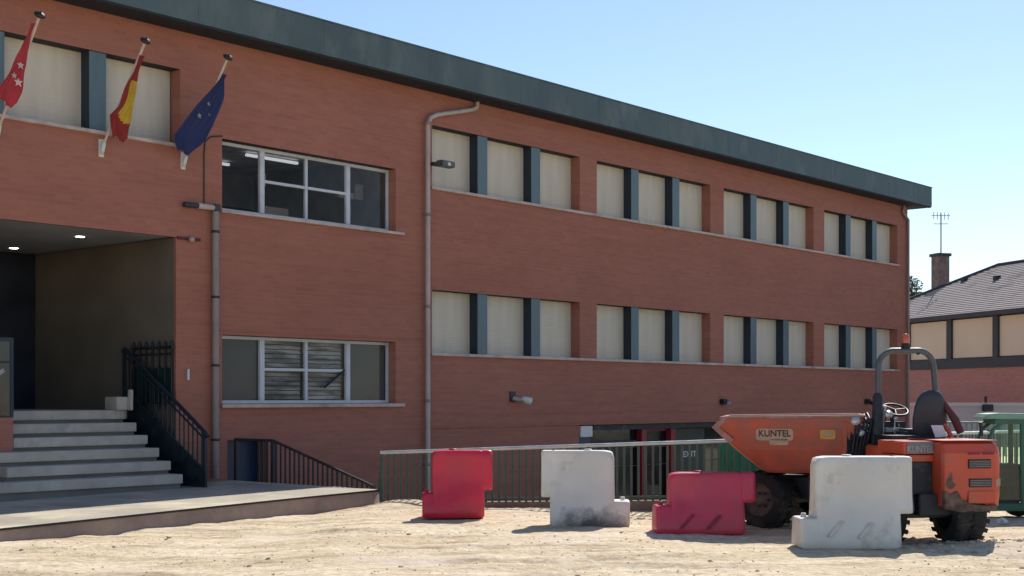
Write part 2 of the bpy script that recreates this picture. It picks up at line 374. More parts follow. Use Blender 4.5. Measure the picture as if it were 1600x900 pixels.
bmesh.ops.delete(bm, geom=kill, context='FACES')
for f in bm.faces: f.smooth = True
me = bpy.data.meshes.new('ground'); bm.to_mesh(me); bm.free(); me.materials.append(MT['dirt'])
g = bpy.data.objects.new('ground', me); COL.objects.link(g); struct(g)

# court floor and its retaining walls
CZ = -1.6
b = MB(); ring = [W(-0.5, -0.1, CZ), W(-0.5, 5, CZ), (4.2, 18.0, CZ), (13.5, 28.0, CZ), W(31, 10.5, CZ), W(31, -0.1, CZ)]
b._add(ring, [tuple(range(6))]); struct(b.build('courtyard_floor', MT['court']))
def wall_line(p, q, z0, z1a, z1b, t, name, mat):
    d = Vector((q[0]-p[0], q[1]-p[1], 0)); n = Vector((-d.y, d.x, 0)).normalized() * t
    vs = [(p[0], p[1], z0), (q[0], q[1], z0), (q[0]+n.x, q[1]+n.y, z0), (p[0]+n.x, p[1]+n.y, z0),
          (p[0], p[1], z1a), (q[0], q[1], z1b), (q[0]+n.x, q[1]+n.y, z1b), (p[0]+n.x, p[1]+n.y, z1a)]
    b = MB(); b._add(vs, [(0,3,2,1),(4,5,6,7),(0,1,5,4),(1,2,6,5),(2,3,7,6),(3,0,4,7)])
    return struct(b.build(name, mat))
wall_line((TIP[0]+0.03, TIP[1]-0.05), CC, CZ, 0.0, 0.22, 0.22, 'retaining_wall', MT['plinth'])
wall_line(CC, CD, CZ, 0.22, 0.12, 0.22, 'retaining_wall', MT['plinth'])
wall_line(CD, W(30.0, 9.96), CZ, 0.12, 0.12, 0.22, 'retaining_wall', MT['plinth'])

# pavement apron with kerb
def pz(s): return 0.20 + 0.0145 * min(s, 0) if s > -6.4 else 0.107 + 0.0125 * (s + 6.4)
front = [(0.15, 3.66), (-1.5, 3.77), (-3.2, 3.92), (-4.8, 4.07), (-6.4, 4.22), (-8.5, 4.40), (-11, 4.62), (-14, 4.9)]
b = MB(); n = len(front)
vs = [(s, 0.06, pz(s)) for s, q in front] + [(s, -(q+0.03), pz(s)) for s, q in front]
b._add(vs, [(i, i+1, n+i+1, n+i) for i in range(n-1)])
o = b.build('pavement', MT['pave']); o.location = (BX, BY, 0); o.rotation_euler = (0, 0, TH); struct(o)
b = MB()
lip = [(s, -(q+0.030), pz(s)) for s, q in front] + [(s, -(q+0.030), pz(s)-0.028) for s, q in front]
b._add(lip, [(i, i+1, n+i+1, n+i) for i in range(n-1)])
lo = [(s, -(q+0.004), pz(s)-0.028) for s, q in front]
b._add(lip[n:] + lo, [(i, i+1, n+i+1, n+i) for i in range(n-1)])
o = b.build('pavement_edge', MT['soffit']); o.location = (BX, BY, 0); o.rotation_euler = (0, 0, TH); struct(o)  # near-black lip paints in the shadow gap above the kerb
b = MB()                                             # kerb face, slightly irregular, rounded at the tip
top = []; bot = []
path = []
for i in range(n-1):
    for k in range(10):
        a = k/10; path.append((front[i][0]*(1-a)+front[i+1][0]*a, front[i][1]*(1-a)+front[i+1][1]*a))
path = [(0.185, 0.0), (0.185, 2.0), (0.185, 3.4), (0.175, 3.60)] + path
for i, (s, q) in enumerate(path):
    e = 0.010 if i > 3 else 0.0
    j = 0.006 * noise.noise(Vector((s*3, q*3, 0)))
    top.append((s, -(q+e+j), pz(s)-0.030)); bot.append((s+ (0.0 if i>3 else 0.02), -(q+e+0.035+j*2), -0.12))
m_ = len(path); b._add(top+bot, [(i, i+1, m_+i+1, m_+i) for i in range(m_-1)], True)
inner = [(s, -(q-0.12), pz(s)-0.030) for s, q in path]; b._add(top+inner, [(i, i+1, m_+i+1, m_+i) for i in range(m_-1)])
o = b.build('kerb', MT['kerb']); o.location = (BX, BY, 0); o.rotation_euler = (0, 0, TH); struct(o)
# side of the apron down into the court
b = MB(); b.box(0.10, 0.17, -3.60, 0.0, CZ, 0.165)
o = b.build('retaining_wall', MT['plinth']); o.location = (BX, BY, 0); o.rotation_euler = (0, 0, TH); struct(o)

# gravel, clods
b = MB(); rnd = random.Random(3)
def rock(b, x, y, z, r):
    vs = []; seg = 5
    for lvl, rr in ((-0.35, 0.9), (0.35, 0.75)):
        for k in range(seg):
            a = 2*pi*k/seg + rnd.uniform(-.3, .3); e = r*rr*rnd.uniform(.7, 1.2)
            vs.append((x+cos(a)*e*1.2, y+sin(a)*e, z+lvl*r*rnd.uniform(.7, 1.1)))
    vs.append((x, y, z + 0.6*r))
    b._add(vs, [(k, (k+1) % seg, seg+(k+1) % seg, seg+k) for k in range(seg)] + [(seg+k, seg+(k+1) % seg, 2*seg) for k in range(seg)])
def inside_court(x, y):
    c = Vector((x, y, 0)); return all((c - c_).dot(n_) > -0.1 for c_, n_ in planes[:3])
def on_apron(x, y):
    dx, dy = x-BX, y-BY; s = dx*cos(TH)+dy*sin(TH); q = dx*sin(TH)-dy*cos(TH); return s < 0.25 and q < 4.6+(-s*0.03) 
cnt = 0
while cnt < 3600:
    x = rnd.uniform(-6.5, 8.5); y = 11.8 + 8.6 * rnd.random()**1.3
    if inside_court(x, y) or on_apron(x, y): continue
    dens = noise.noise(Vector((x*0.8, y*1.1, 9))) + (0.30 if x > 4.3 and y < 16 else 0) + 0.1
    if rnd.random() > 0.35 + dens: continue
    r = 0.004 + 0.009 * rnd.random()**3
    if rnd.random() < 0.008: r = rnd.uniform(0.014, 0.03)
    rock(b, x, y, gz(x, y) + r*0.2, r); cnt += 1
for k in range(260):        # clods round the dumper wheels
    x = rnd.gauss(5.2, 0.9); y = rnd.gauss(15.0, 0.35); r = rnd.uniform(0.012, 0.05)
    rock(b, x, y, gz(x, y), r)
for k in range(90):
    x = rnd.uniform(1.2, 3.6); y = 18.2 + rnd.random()*0.3 - (x-1.2)*0.25; r = rnd.uniform(0.01, 0.04)
    rock(b, x, y, gz(x, y), r)
stuff(b.build('gravel', MT['pebble']))

# ================================================================== SCHOOL BUILDING
bld = thing('school_building', 'long two storey red brick school with a dark flat roof edge and cream shuttered windows', 'building', (BX, BY, 0), TH)
S0, S1 = -14.0, 26.80; ZT = 7.66; RD = 0.30      # reveal depth
GR = [5.12, 10.51, 15.91, 21.30]; GW = 4.76
holes = [(-5.63, -0.85, 5.79, 7.03)] + [(-11.03, -6.27, 5.79, 7.03)]
for s in GR: holes += [(s, s+GW, 5.79, 7.01), (s, s+GW, 2.50, 3.75)]
holes += [(0.0, 4.12, 4.80, 6.01), (0.0, 4.12, 1.50, 2.68), (0.11, 1.0, CZ, 0.88), (-10.0, -0.935, 0.10, 4.25), (9.86, 24.9, CZ, 0.99)]
sx = sorted({S0, S1, *[h[0] for h in holes], *[h[1] for h in holes]}); sz = sorted({CZ, ZT, *[h[2] for h in holes], *[h[3] for h in holes]})
b = MB()
for i in range(len(sx)-1):
    for j in range(len(sz)-1):
        cx, cz = (sx[i]+sx[i+1])/2, (sz[j]+sz[j+1])/2
        if any(h[0] < cx < h[1] and h[2] < cz < h[3] for h in holes): continue
        b.quad((sx[i], 0, sz[j]), (sx[i+1], 0, sz[j]), (sx[i+1], 0, sz[j+1]), (sx[i], 0, sz[j+1]))
for (a0, a1, z0, z1) in holes:
    d = RD if z0 != 0.10 else 0.06
    b.quad((a0, 0, z0), (a0, d, z0), (a0, d, z1), (a0, 0, z1)); b.quad((a1, 0, z0), (a1, d, z0), (a1, d, z1), (a1, 0, z1))
    b.m = 1; b.quad((a0, 0, z1), (a1, 0, z1), (a1, d, z1), (a0, d, z1)); b.m = 0; b.quad((a0, 0, z0), (a1, 0, z0), (a1, d, z0), (a0, d, z0))  # opening heads coloured near-black to paint in the shadow line there
b.quad((S1, 0, CZ), (S1, 12, CZ), (S1, 12, ZT), (S1, 0, ZT)); b.quad((S0, 0, CZ), (S0, 12, CZ), (S0, 12, ZT), (S0, 0, ZT))
b.quad((S0, 12, CZ), (S1, 12, CZ), (S1, 12, ZT), (S0, 12, ZT))
me_wall = b.build('wall', [MT['brick'], MT['soffit']], bld)
# thin movement joints and brick ledge standing proud
for x0, x1, q_, z0, z1 in ((5.02, 24.0, -0.026, 1.00, 1.03), (-0.10, 4.84, -0.016, 2.74, 2.765), (5.02, 26.78, -0.008, 1.27, 1.285)):
    b = MB(); b.box(x0, x1, q_, 0.004, z0, z1); b.build('brick_ledge', MT['brick'], bld)
# roof: fascia box + soffit + flat top
b = MB(); R0, R1, Q = S0-0.7, S1+0.70, 0.50
b.box(R0, R1, -Q, -Q+0.10, 7.70, 8.30); b.box(R0, R1, 12.4, 12.5, 7.70, 8.30); b.box(R1-0.10, R1, -Q+0.10, 12.4, 7.70, 8.30); b.box(R0, R0+0.1, -Q+0.10, 12.4, 7.70, 8.30)
fas = b.build('roof_fascia', MT['fascia'], bld)
b = MB(); b.box(R0+0.10, R1-0.10, -Q+0.10, 12.4, 7.66, 7.70); b.box(R0+.1, R1-.1, -Q+.1, 12.4, 8.2, 8.24)
b.box(R0+0.02, R1-0.02, -Q+0.02, -Q+0.10, 7.665, 7.70)
b.build('roof_soffit', MT['soffit'], bld)
# seams of the fascia sheets: small upstands, and a top flashing
b = MB(); b.box(R0-0.015, R1+0.015, -Q-0.015, -Q+0.14, 8.30, 8.325)
b.build('roof_flashing', MT['fascia'], fas)
k = 0; s = R0 + 0.35; seam0 = None
while s < R1:
    if seam0 is None:
        b = MB(); b.box(-0.003, 0.003, -0.003, 0.0, 7.705, 8.295); seam0 = b.build('seam', MT['fascia'], fas); seam0.location = (s, -Q, 0)
    else: inst(seam0, fas, (s, -Q, 0))
    s += 2.7

# shuttered windows
def shutter_mesh(w_, h_):
    b = MB(); n_ = int(h_ / 0.05); st = h_ / n_
    for i in range(n_):
        z = i*st
        b.quad((0, 0.001, z), (w_, 0.001, z), (w_, -0.001, z+0.005), (0, -0.001, z+0.005))
        b.quad((0, -0.001, z+0.005), (w_, -0.001, z+0.005), (w_, -0.0015, z+st*0.6), (0, -0.0015, z+st*0.6))
        b.quad((0, -0.0015, z+st*0.6), (w_, -0.0015, z+st*0.6), (w_, 0.001, z+st), (0, 0.001, z+st))
    return b
def shuttered(s0, z0, z1, sill=True):
    H = z1 - z0
    fr = MB(); fr.box(s0, s0+GW, 0.275, 0.30, z1-0.05, z1-0.004); fr.box(s0, s0+GW, 0.275, 0.30, z0+0.004, z0+0.03)
    fr.box(s0+0.003, s0+0.04, 0.275, 0.30, z0+0.03, z1-0.05); fr.box(s0+GW-0.04, s0+GW-0.003, 0.275, 0.30, z0+0.03, z1-0.05)
    fo = fr.build('window', MT['post'], bld)
    px = [s0+1.38, s0+3.10]
    for p in px:
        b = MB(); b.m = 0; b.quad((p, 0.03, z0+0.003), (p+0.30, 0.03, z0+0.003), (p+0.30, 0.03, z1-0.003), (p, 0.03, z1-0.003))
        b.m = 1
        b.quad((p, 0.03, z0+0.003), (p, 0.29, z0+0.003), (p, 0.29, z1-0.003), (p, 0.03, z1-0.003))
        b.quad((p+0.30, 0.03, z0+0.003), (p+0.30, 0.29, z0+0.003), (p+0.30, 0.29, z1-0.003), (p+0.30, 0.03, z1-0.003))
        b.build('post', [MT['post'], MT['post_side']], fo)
    ed = [s0, px[0], px[0]+0.30, px[1], px[1]+0.30, s0+GW]
    for i in (0, 2, 4):
        o = shutter_mesh(ed[i+1]-ed[i]-0.006, H-0.006).build('shutter', MT['shutter'], fo); o.location = (ed[i]+0.003, 0.255 + rnd.uniform(-.004, .004), z0+0.003)
    return fo
for s in GR: shuttered(s, 5.79, 7.01); shuttered(s, 2.50, 3.75)
shuttered(-5.63, 5.79, 7.03); shuttered(-11.03, 5.79, 7.03)
def sill(s0, s1, z, q=0.06, t=0.055):
    b = MB(); b.box(s0, s1, -q, 0.27, z-t, z+0.002); return b.build('window_sill', MT['sill'], bld, 0.006)
sill(5.06, 26.12, 5.785); sill(5.06, 26.12, 2.495); sill(-11.1, -0.80, 5.785); sill(-0.05, 4.30, 4.795, 0.07, 0.05); sill(-0.05, 4.30, 1.495, 0.08, 0.06)

# glazed windows
def glazed(z0, z1, lower):
    Y = 0.22; t = 0.035; cuts = [0.0, 1.01, 2.03, 3.05, 4.12]
    fr = MB()
    fr.box(0.004, 4.116, Y-0.03, Y+0.03, z0+0.004, z0+0.06); fr.box(0.004, 4.116, Y-0.03, Y+0.03, z1-0.06, z1-0.004)
    fr.box(0.004, 0.05, Y-0.028, Y+0.028, z0+0.06, z1-0.06); fr.box(4.07, 4.116, Y-0.028, Y+0.028, z0+0.06, z1-0.06)
    fo = fr.build('window', MT['white_metal'], bld, 0.004)
    for cu_ in (cuts[1], cuts[3]):
        b = MB(); b.box(cu_-0.05, cu_+0.05, Y-0.045, Y+0.027, z0+0.06, z1-0.06); b.build('mullion', MT['white_metal'], fo, 0.004)
    b = MB(); b.box(cuts[2]-0.03, cuts[2]+0.03, Y-0.040, Y+0.026, z0+0.06, z1-0.06); b.build('mullion', MT['white_metal'], fo, 0.004)
    zm = (z0+z1)/2 + 0.02
    for a, c in ((cuts[1]+0.05, cuts[2]-0.03), (cuts[2]+0.03, cuts[3]-0.05)):
        b = MB(); b.box(a, c, Y-0.04, Y+0.02, zm-0.025, zm+0.025); b.build('transom', MT['white_metal'], fo, 0.004)
    def pane(a, c, e, f):
        b = MB(); w1, w2 = rnd.uniform(-.004, .004), rnd.uniform(-.004, .004); b._add([(a, Y+0.005+w1, e), (c, Y+0.005-w1, e), (c, Y+0.005-w1+w2, f), (a, Y+0.005+w1+w2, f)], [(0, 1, 2, 3)]); b.build('pane', MT['glass'], fo)
    pane(0.05, cuts[1]-0.05, z0+0.06, z1-0.06); pane(cuts[3]+0.05, 4.07, z0+0.06, z1-0.06)
    for a, c in ((cuts[1]+0.05, cuts[2]-0.03), (cuts[2]+0.03, cuts[3]-0.05)):
        pane(a, c, z0+0.06, zm-0.025); pane(a, c, zm+0.025, z1-0.06)
    # room behind
    r = MB(); r0, r1 = -0.6, 4.7; zb = z0-0.9; zt = z1+0.45; D = 5.0
    r.quad((r0, D, zb), (r1, D, zb), (r1, D, zt), (r0, D, zt)); r.quad((r0, .32, zb), (r0, D, zb), (r0, D, zt), (r0, .32, zt))
    r.quad((r1, .32, zb), (r1, D, zb), (r1, D, zt), (r1, .32, zt)); r.quad((r0, .32, zb), (r1, .32, zb), (r1, D, zb), (r0, D, zb)); r.quad((r0, .32, zt), (r1, .32, zt), (r1, D, zt), (r0, D, zt))
    ro = r.build('room', MT['room'], bld)
    b = MB(); b.quad((r0, .33, zt-0.01), (r1, .33, zt-0.01), (r1, D-.01, zt-0.01), (r0, D-.01, zt-0.01)); b.build('room_ceiling', MT['litter'], ro)
    return fo, ro, zt
fo, ro, zt = glazed(4.80, 6.01, False)
for (a, y, L) in ((0.5, 2.3, 1.2), (1.4, 1.5, 1.3), (2.6, 2.6, 1.3), (3.2, 1.4, 1.2), (1.9, 3.8, 1.2)):
    b = MB(); b.box(a, a+L, y, y+0.07, zt-0.10, zt-0.05); b.build('strip_light', MT['room_light'], ro)
for bx_ in ((3.55, 4.15, 1.0, 1.1, 5.50, 5.62), (3.95, 4.15, 0.95, 0.99, 5.50, 5.80), (0.3, 0.9, 1.2, 1.3, 5.45, 5.53), (1.55, 1.68, 0.9, 1.0, 5.48, 5.70)):
    b = MB(); b.box(*bx_); b.build('hanging_board', MT['lamp_grey'], ro)
for bx_ in ((1.3, 2.3, 3.2, 3.3, 3.9, 5.2), (2.6, 3.3, 2.2, 2.3, 3.9, 5.35)):  # boards added in the room to suggest broken reflections in the glass
    b = MB(); b.box(*bx_); b.build('reflection_board', MT['far_wall'] if bx_[0] > 2 else MT['blue'], ro)
b = MB(); b.box(0.1, 4.3, 3.4, 3.6, 3.9, 5.45); b.build('cabinet', MT['porch_dark'], ro)
fo2, ro2, zt2 = glazed(1.50, 2.68, True)
blind_m = bpy.data.materials.new('blind with painted reflections'); blind_m.use_nodes = True; t = blind_m.node_tree
co = nn(t, 'ShaderNodeTexCoord').outputs['Object']; f = noise_fac(t, scaled(t, co, (1.0, 1, 7)), 1.5, 5, 0.40, 0.60)
lk(t, mix_col(t, f, (0.16, 0.15, 0.14), (0.52, 0.49, 0.45)), t.nodes['Principled BSDF'].inputs['Base Color'])  # bands painted on the slats stand in for reflections in the panes
for a, c in ((1.06, 2.0), (2.06, 3.0)):
    b = MB()
    for i in range(13):
        z = 1.58 + i*0.082; b.quad((a, 0.31, z), (c, 0.31, z), (c, 0.345, z+0.07), (a, 0.345, z+0.07))
    b.build('blind', blind_m, ro2)
film = M('grey window film', (0.10, 0.098, 0.096), 0.8, 0, 0.12, 1.0)
for a, c in ((0.06, 0.95), (3.11, 4.06)):
    b = MB(); b.box(a, c, 0.26, 0.265, 1.565, 2.615); b.build('window_film', film, fo2)
b = MB(); b.tube([(2.45, 0.17, 1.80), (2.95, 0.17, 2.12)], 0.022, 6); b.build('handle_bar', MT['soffit'], fo2)

# porch
b = MB(); PD = 4.35
b.m = 0; b.quad((-0.935, 0.06, 0.1), (-0.935, PD, 0.1), (-0.935, PD, 4.25), (-0.935, 0.06, 4.25)); b.quad((-10, 0.06, 0.1), (-10, PD, 0.1), (-10, PD, 4.25), (-10, 0.06, 4.25))
b.m = 1; b.quad((-10, 0.06, 4.262), (-0.935, 0.06, 4.262), (-0.935, PD, 4.262), (-10, PD, 4.262))
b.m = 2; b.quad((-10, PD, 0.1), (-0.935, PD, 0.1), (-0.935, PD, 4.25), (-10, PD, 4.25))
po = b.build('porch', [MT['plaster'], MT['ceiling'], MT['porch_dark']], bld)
for (s, y) in ((-1.955, 1.215), (-1.76, 3.65)):
    b = MB(); b.lathe((s, y, 4.258), (0, 0, -1), [(0.0, 0.004), (0.065, 0.004), (0.075, 0.0)], 18); b.build('downlight', MT['downlight'], po)
b = MB(); b.box(-9.9, -3.6, PD-0.08, PD-0.01, 1.42, 4.0); b.build('entrance_door', MT['dk_glass'], bld)
b = MB()
for s in (-9.9, -8.3, -6.7, -5.1, -3.6): b.box(s-0.04, s+0.04, PD-0.12, PD-0.085, 1.42, 4.0)
b.box(-9.9, -3.6, PD-0.115, PD-0.085, 3.2, 3.28); b.build('door_frame', MT['blue'], bld)
b = MB(); b.box(-10, -3.83, 0.0, 0.22, 0.05, 1.31); o = b.build('low_wall', MT['brick'], bld)
b = MB(); b.box(-10, -3.86, 0.03, 0.06, 1.34, 2.44); b.build('porch_screen', MT['dk_glass'], bld)
b = MB(); b.box(-10, -3.81, 0.02, 0.07, 2.44, 2.50); b.box(-3.86, -3.81, 0.02, 0.07, 1.312, 2.44); b.box(-10, -3.86, 0.02, 0.07, 2.12, 2.15); b.box(-10, -3.86, 0.0, 0.20, 1.312, 1.338)
b.build('screen_frame', MT['post_side'], bld)
b = MB(); b.prism([(-4.08, 1.98), (-3.98, 2.04), (-3.95, 1.99), (-4.04, 1.93)], 'y', 0.016, 0.024); b.build('screen_decal', MT['lamp_grey'], bld)

# basement opening: dark band, storefront with red frame
b = MB(); b.quad((9.86, 0.30, CZ), (24.9, 0.30, CZ), (24.9, 0.30, 0.99), (9.86, 0.30, 0.99)); b.build('storefront', MT['dk_glass'], bld)
b = MB(); b.box(10.45, 24.9, 0.05, 0.29, 0.86, 0.98); b.build('lintel_beam', MT['chassis'], bld)
for s in (12.45, 13.68):
    b = MB(); b.box(s, s+0.20, 0.12, 0.28, CZ, 0.855); b.build('red_post', MT['red_frame'], bld)
for x0, x1, z0, z1, mt in ((10.5, 12.4, 0.42, 0.60, 'chassis'), (12.70, 13.6, 0.40, 0.47, 'chassis'), (12.70, 13.6, 0.80, 0.85, 'red_frame')):
    b = MB(); b.box(x0, x1, 0.22, 0.285, z0, z1); b.build('crossbar', MT[mt], bld)
b = MB(); b.box(13.92, 15.3, 0.20, 0.28, CZ, 0.84); dg_ = b.build('exit_door', MT['door_green'], bld)
text_part('exit_lettering', 'EXIT', 0.20, MT['white'], dg_, (14.62, 0.197, 0.19), (pi/2, 0, 0), 1.55)
b = MB(); b.box(9.90, 10.30, 0.02, 0.28, CZ, 0.72); b.build('blue_panel', MT['blue'], bld)
b = MB(); b.box(9.92, 10.36, 0.0, 0.26, 0.722, 0.97); b.build('white_box', MT['white'], bld, 0.01)
# door under the lower glazed window
b = MB(); b.quad((0.11, 0.30, CZ), (1.0, 0.30, CZ), (1.0, 0.30, 0.88), (0.11, 0.30, 0.88)); b.build('basement_door', MT['blue'], bld)

# downpipes
def brackets(zlist, s, parent):
    for z in zlist:
        b = MB(); b.lathe((s, -0.085, z-0.02), (0, 0, 1), [(0.0, 0), (0.070, 0), (0.070, 0.04), (0.0, 0.04)], 12); b.box(s-0.02, s+0.02, -0.07, 0.0, z-0.015, z+0.015); b.build('pipe_clip', MT['rail_brown'], parent)
b = MB(); b.tube([(-0.20, -0.085, 0.25), (-0.20, -0.085, 4.72), (-0.20, -0.085, 4.74)], 0.058, 12)
dp = b.build('downpipe', MT['pipe'], bld); brackets([0.9, 2.15, 3.3, 4.4], -0.20, dp)
b = MB(); b.tube([(-0.22, -0.085, 4.80), (-0.56, -0.085, 4.80)], 0.05, 12); b.build('pipe_elbow', MT['pipe_pale'], bld)
b = MB(); b.tube([(-0.56, -0.085, 4.80), (-0.84, -0.085, 4.79)], 0.045, 12); b.build('pipe_spout', MT['rail_brown'], bld)
b = MB(); b.box(-0.24, -0.14, -0.145, -0.02, 4.745, 4.86); b.build('pipe_joint', MT['rail_brown'], bld)
b = MB(); b.tube([(6.38, -0.07, 7.66), (6.36, -0.07, 7.55), (6.2, -0.085, 7.47), (5.15, -0.10, 7.20), (4.98, -0.10, 7.12), (4.90, -0.10, 6.98), (4.90, -0.10, 6.8)], 0.045, 12)
b.tube([(4.90, -0.10, 6.82), (4.90, -0.10, -1.0)], 0.048, 12)
dp2 = b.build('downpipe', MT['pipe_pale'], bld)
for z in (7.0, 5.2, 3.4, 1.55, 0.3): 
    b = MB(); b.lathe((4.90, -0.10, z-0.03), (0, 0, 1), [(0.045, 0), (0.058, 0), (0.058, 0.06), (0.045, 0.06)], 12); b.box(4.88, 4.92, -0.06, 0.0, z-0.015, z+0.015); b.build('pipe_collar', MT['pipe'], dp2)
# vertical joint beside the pipe
b = MB(); b.box(4.70, 4.79, -0.012, 0.0, CZ, 7.6); b.build('wall_joint', MT['pipe'], bld) if False else None
b = MB(); b.tube([(26.42, -0.06, 7.66), (26.42, -0.06, 7.60), (26.30, -0.07, 7.47), (26.52, -0.07, 7.33), (26.70, -0.07, 7.25), (26.70, -0.07, -1.0)], 0.045, 10); b.build('downpipe', MT['pipe'], bld)
# cables
b = MB(); b.tube([(0.0, -0.012, 6.05), (-0.25, -0.012, 6.0), (-0.36, -0.012, 5.9), (-0.38, -0.012, 5.7), (-0.38, -0.012, 4.85)], 0.012, 6); b.build('cable', MT['rail_brown'], bld)

# ------------------------------------------------------------------ wall lamps, cameras (each a thing)
def bt(name, label, cat, s, q, z, group=None): return thing(name, label, cat, W(s, q, z), TH, group)
L = bt('wall_lamp', 'pale spotlight on the brick wall above the court, left of the other wall lamps', 'lamp', 7.55, 0, 1.62)
b = MB(); b.box(-0.08, 0.08, -0.03, 0.0, -0.10, 0.12); b.build('wall_plate', MT['rail_brown'], L)
b = MB(); b.tube([(0.0, -0.03, -0.02), (0.05, -0.12, -0.05), (0.16, -0.2, -0.06)], 0.045, 10); b.build('lamp_arm', MT['lamp_grey'], L)
b = MB(); b.lathe((0.12, -0.16, -0.03), (0.75, -0.55, -0.30), [(0.0, 0), (0.055, 0.01), (0.075, 0.10), (0.085, 0.22), (0.06, 0.225), (0.0, 0.20)], 16); b.build('lamp_head', MT['white'], L)
for i, (s, z, lab) in enumerate(((15.80, 1.50, 'small dark lamp on the brick wall above the raised end of the orange skip'), (23.9, 1.49, 'small dark lamp on the brick wall just left of the grey roll bar'))):
    L = bt('wall_lamp', lab, 'lamp', s, 0, z)
    b = MB(); b.box(-0.10, 0.10, -0.12, 0.0, -0.06, 0.08); b.build('lamp_body', MT['black'], L, 0.015)
    b = MB(); b.lathe((0.06, -0.12, -0.02), (0.4, -0.6, -0.3), [(0.0, 0), (0.05, 0), (0.065, 0.09), (0.0, 0.10)], 12); b.build('lamp_head', MT['lamp_grey'] if i == 0 else MT['black'], L)
L = bt('security_camera', 'dark box camera fixed beside the long downpipe in front of the upper shutter', 'camera', 5.02, 0.02, 6.22)
b = MB(); b.box(0.0, 0.20, -0.14, -0.02, -0.03, 0.03); b.build('bracket', MT['rail_brown'], L)
b = MB(); b.box(0.06, 0.44, -0.30, -0.12, -0.055, 0.065); b.build('camera_body', MT['rops'], L, 0.015)
b = MB(); b.box(0.22, 0.30, -0.306, -0.30, -0.03, 0.03); b.build('lens_cover', MT['white'], L)
L = bt('floodlight', 'dark floodlight sticking out from the far end wall of the school', 'lamp', 26.80, -0.25, 6.1)
b = MB(); b.box(0.0, 0.15, -0.03, 0.03, -0.03, 0.03); b.build('bracket', MT['black'], L)
b = MB(); b.prism([(0.10, -0.10), (0.34, -0.15), (0.36, 0.0), (0.12, 0.09)], 'y', -0.14, 0.14); b.build('lamp_head', MT['chassis'], L, 0.01)
L = bt('wall_light', 'small white tube light on the brick pier beside the stair railing', 'lamp', -0.72, 0, 1.98)
b = MB(); b.tube([(0, -0.04, -0.08), (0, -0.04, 0.10)], 0.022, 8); b.build('light_tube', MT['white'], L)
b = MB(); b.box(-0.02, 0.02, -0.02, 0, -0.05, 0.07); b.build('wall_plate', MT['lamp_grey'], L)
L = bt('security_camera', 'tiny dark camera on the brick at the top corner of the porch opening', 'camera', -0.62, 0, 4.24)
b = MB(); b.box(-0.30, 0.16, -0.03, 0.0, -0.02, 0.025); b.build('bracket', MT['maroon'], L)
b = MB(); b.lathe((-0.05, -0.03, 0), (0, -1, -0.3), [(0, 0), (0.045, 0), (0.045, 0.07), (0, 0.08)], 12); b.build('camera_body', MT['lamp_grey'], L)

# ------------------------------------------------------------------ flags
def star_pts(cx, cy, r): return [(cx + (r if k % 2 == 0 else r*0.42)*sin(pi*k/5), cy + (r if k % 2 == 0 else r*0.42)*cos(pi*k/5)) for k in range(10)]
def flag(s0, zt_, label, rows, mats, matfn, stars=(), bare=0.0):
    L = thing('flagpole', label, 'flagpole', W(s0, 0, 5.52), TH, 'flagpoles over the entrance')
    tip = (0, -1.19, zt_-5.52)
    b = MB(); b.tube([(0, -0.04, 0), tip], 0.022, 10); b.build('pole', MT['flagpole'], L)
    b = MB(); b.box(-0.045, 0.045, -0.03, 0, -0.14, 0.14); b.tube([(0, -0.03, -0.10), (0, -0.10, 0.08)], 0.035, 8); b.build('bracket', MT['white'], L, 0.006)
    b = MB(); dz = Vector((0, -1.19, zt_-5.52)).normalized()
    b.lathe(tip, dz, [(0.0, -0.01), (0.03, -0.01), (0.075, 0.01), (0.085, 0.035), (0.06, 0.06), (0.02, 0.07), (0.0, 0.09)], 16); b.build('finial', MT['finial'], L)
    NU = 16; R = []
    # refine rows
    RR = []
    for i in range(len(rows)-1):
        for k in range(5):
            a = k/5; RR.append(tuple(rows[i][j]*(1-a)+rows[i+1][j]*a for j in range(len(rows[0]))))
    RR.append(rows[-1])
    for i, (z, l, r, q) in enumerate(RR):
        v = i/(len(RR)-1); ring = []; wd = (r-l)
        for u_ in range(NU+1):
            u = u_/NU; fold = sin(u*pi*5 + v*1.5) * min(0.06, 0.22*wd+0.01) + 0.012*sin(u*9+v*11)
            ring.append((l+wd*u - s0 + 0.012*sin(v*14+u*3), -(q + 0.055 + abs(fold)*0.9), z-5.52 + 0.05*sin(u*7.0)*v*v*min(1, wd*3)))
        R.append(ring)
    b = MB(); n_ = NU+1
    vs = [p for r_ in R for p in r_]; b._add(vs, [])
    for i in range(len(R)-1):
        for k in range(NU):
            b.f.append([i*n_+k, i*n_+k+1, (i+1)*n_+k+1, (i+1)*n_+k]); b.sm.append(True)
            b.mi.append(matfn((k+0.5)/NU, (i+0.5)/(len(R)-1)))
    cloth = b.build('flag', mats, L)
    sd = cloth.modifiers.new('thick', 'SOLIDIFY'); sd.thickness = 0.006
    for (s, z, q, r, mt) in stars:
        b = MB(); b.prism(star_pts(s-s0, z-5.52, r), 'y', -(q+0.128), -(q+0.118)); b.build('star', mt, cloth)
    return L
flag(-0.807, 7.02, 'flagpole with a drooping dark blue flag with small pale stars', 
     [(6.80, -0.80, -0.73, 0.99), (6.72, -0.82, -0.70, 0.92), (6.49, -0.92, -0.60, 0.75), (6.28, -1.04, -0.57, 0.58), (6.05, -1.16, -0.57, 0.42), (5.85, -1.23, -0.63, 0.28), (5.74, -1.17, -0.68, 0.20), (5.62, -1.06, -0.78, 0.12)],
     [MT['eu_blue']], lambda u, v: 0, [(-0.83, 6.36, 0.62, 0.045, MT['eu_star']), (-0.93, 6.17, 0.50, 0.05, MT['eu_star']), (-0.74, 6.22, 0.52, 0.035, MT['eu_star'])])
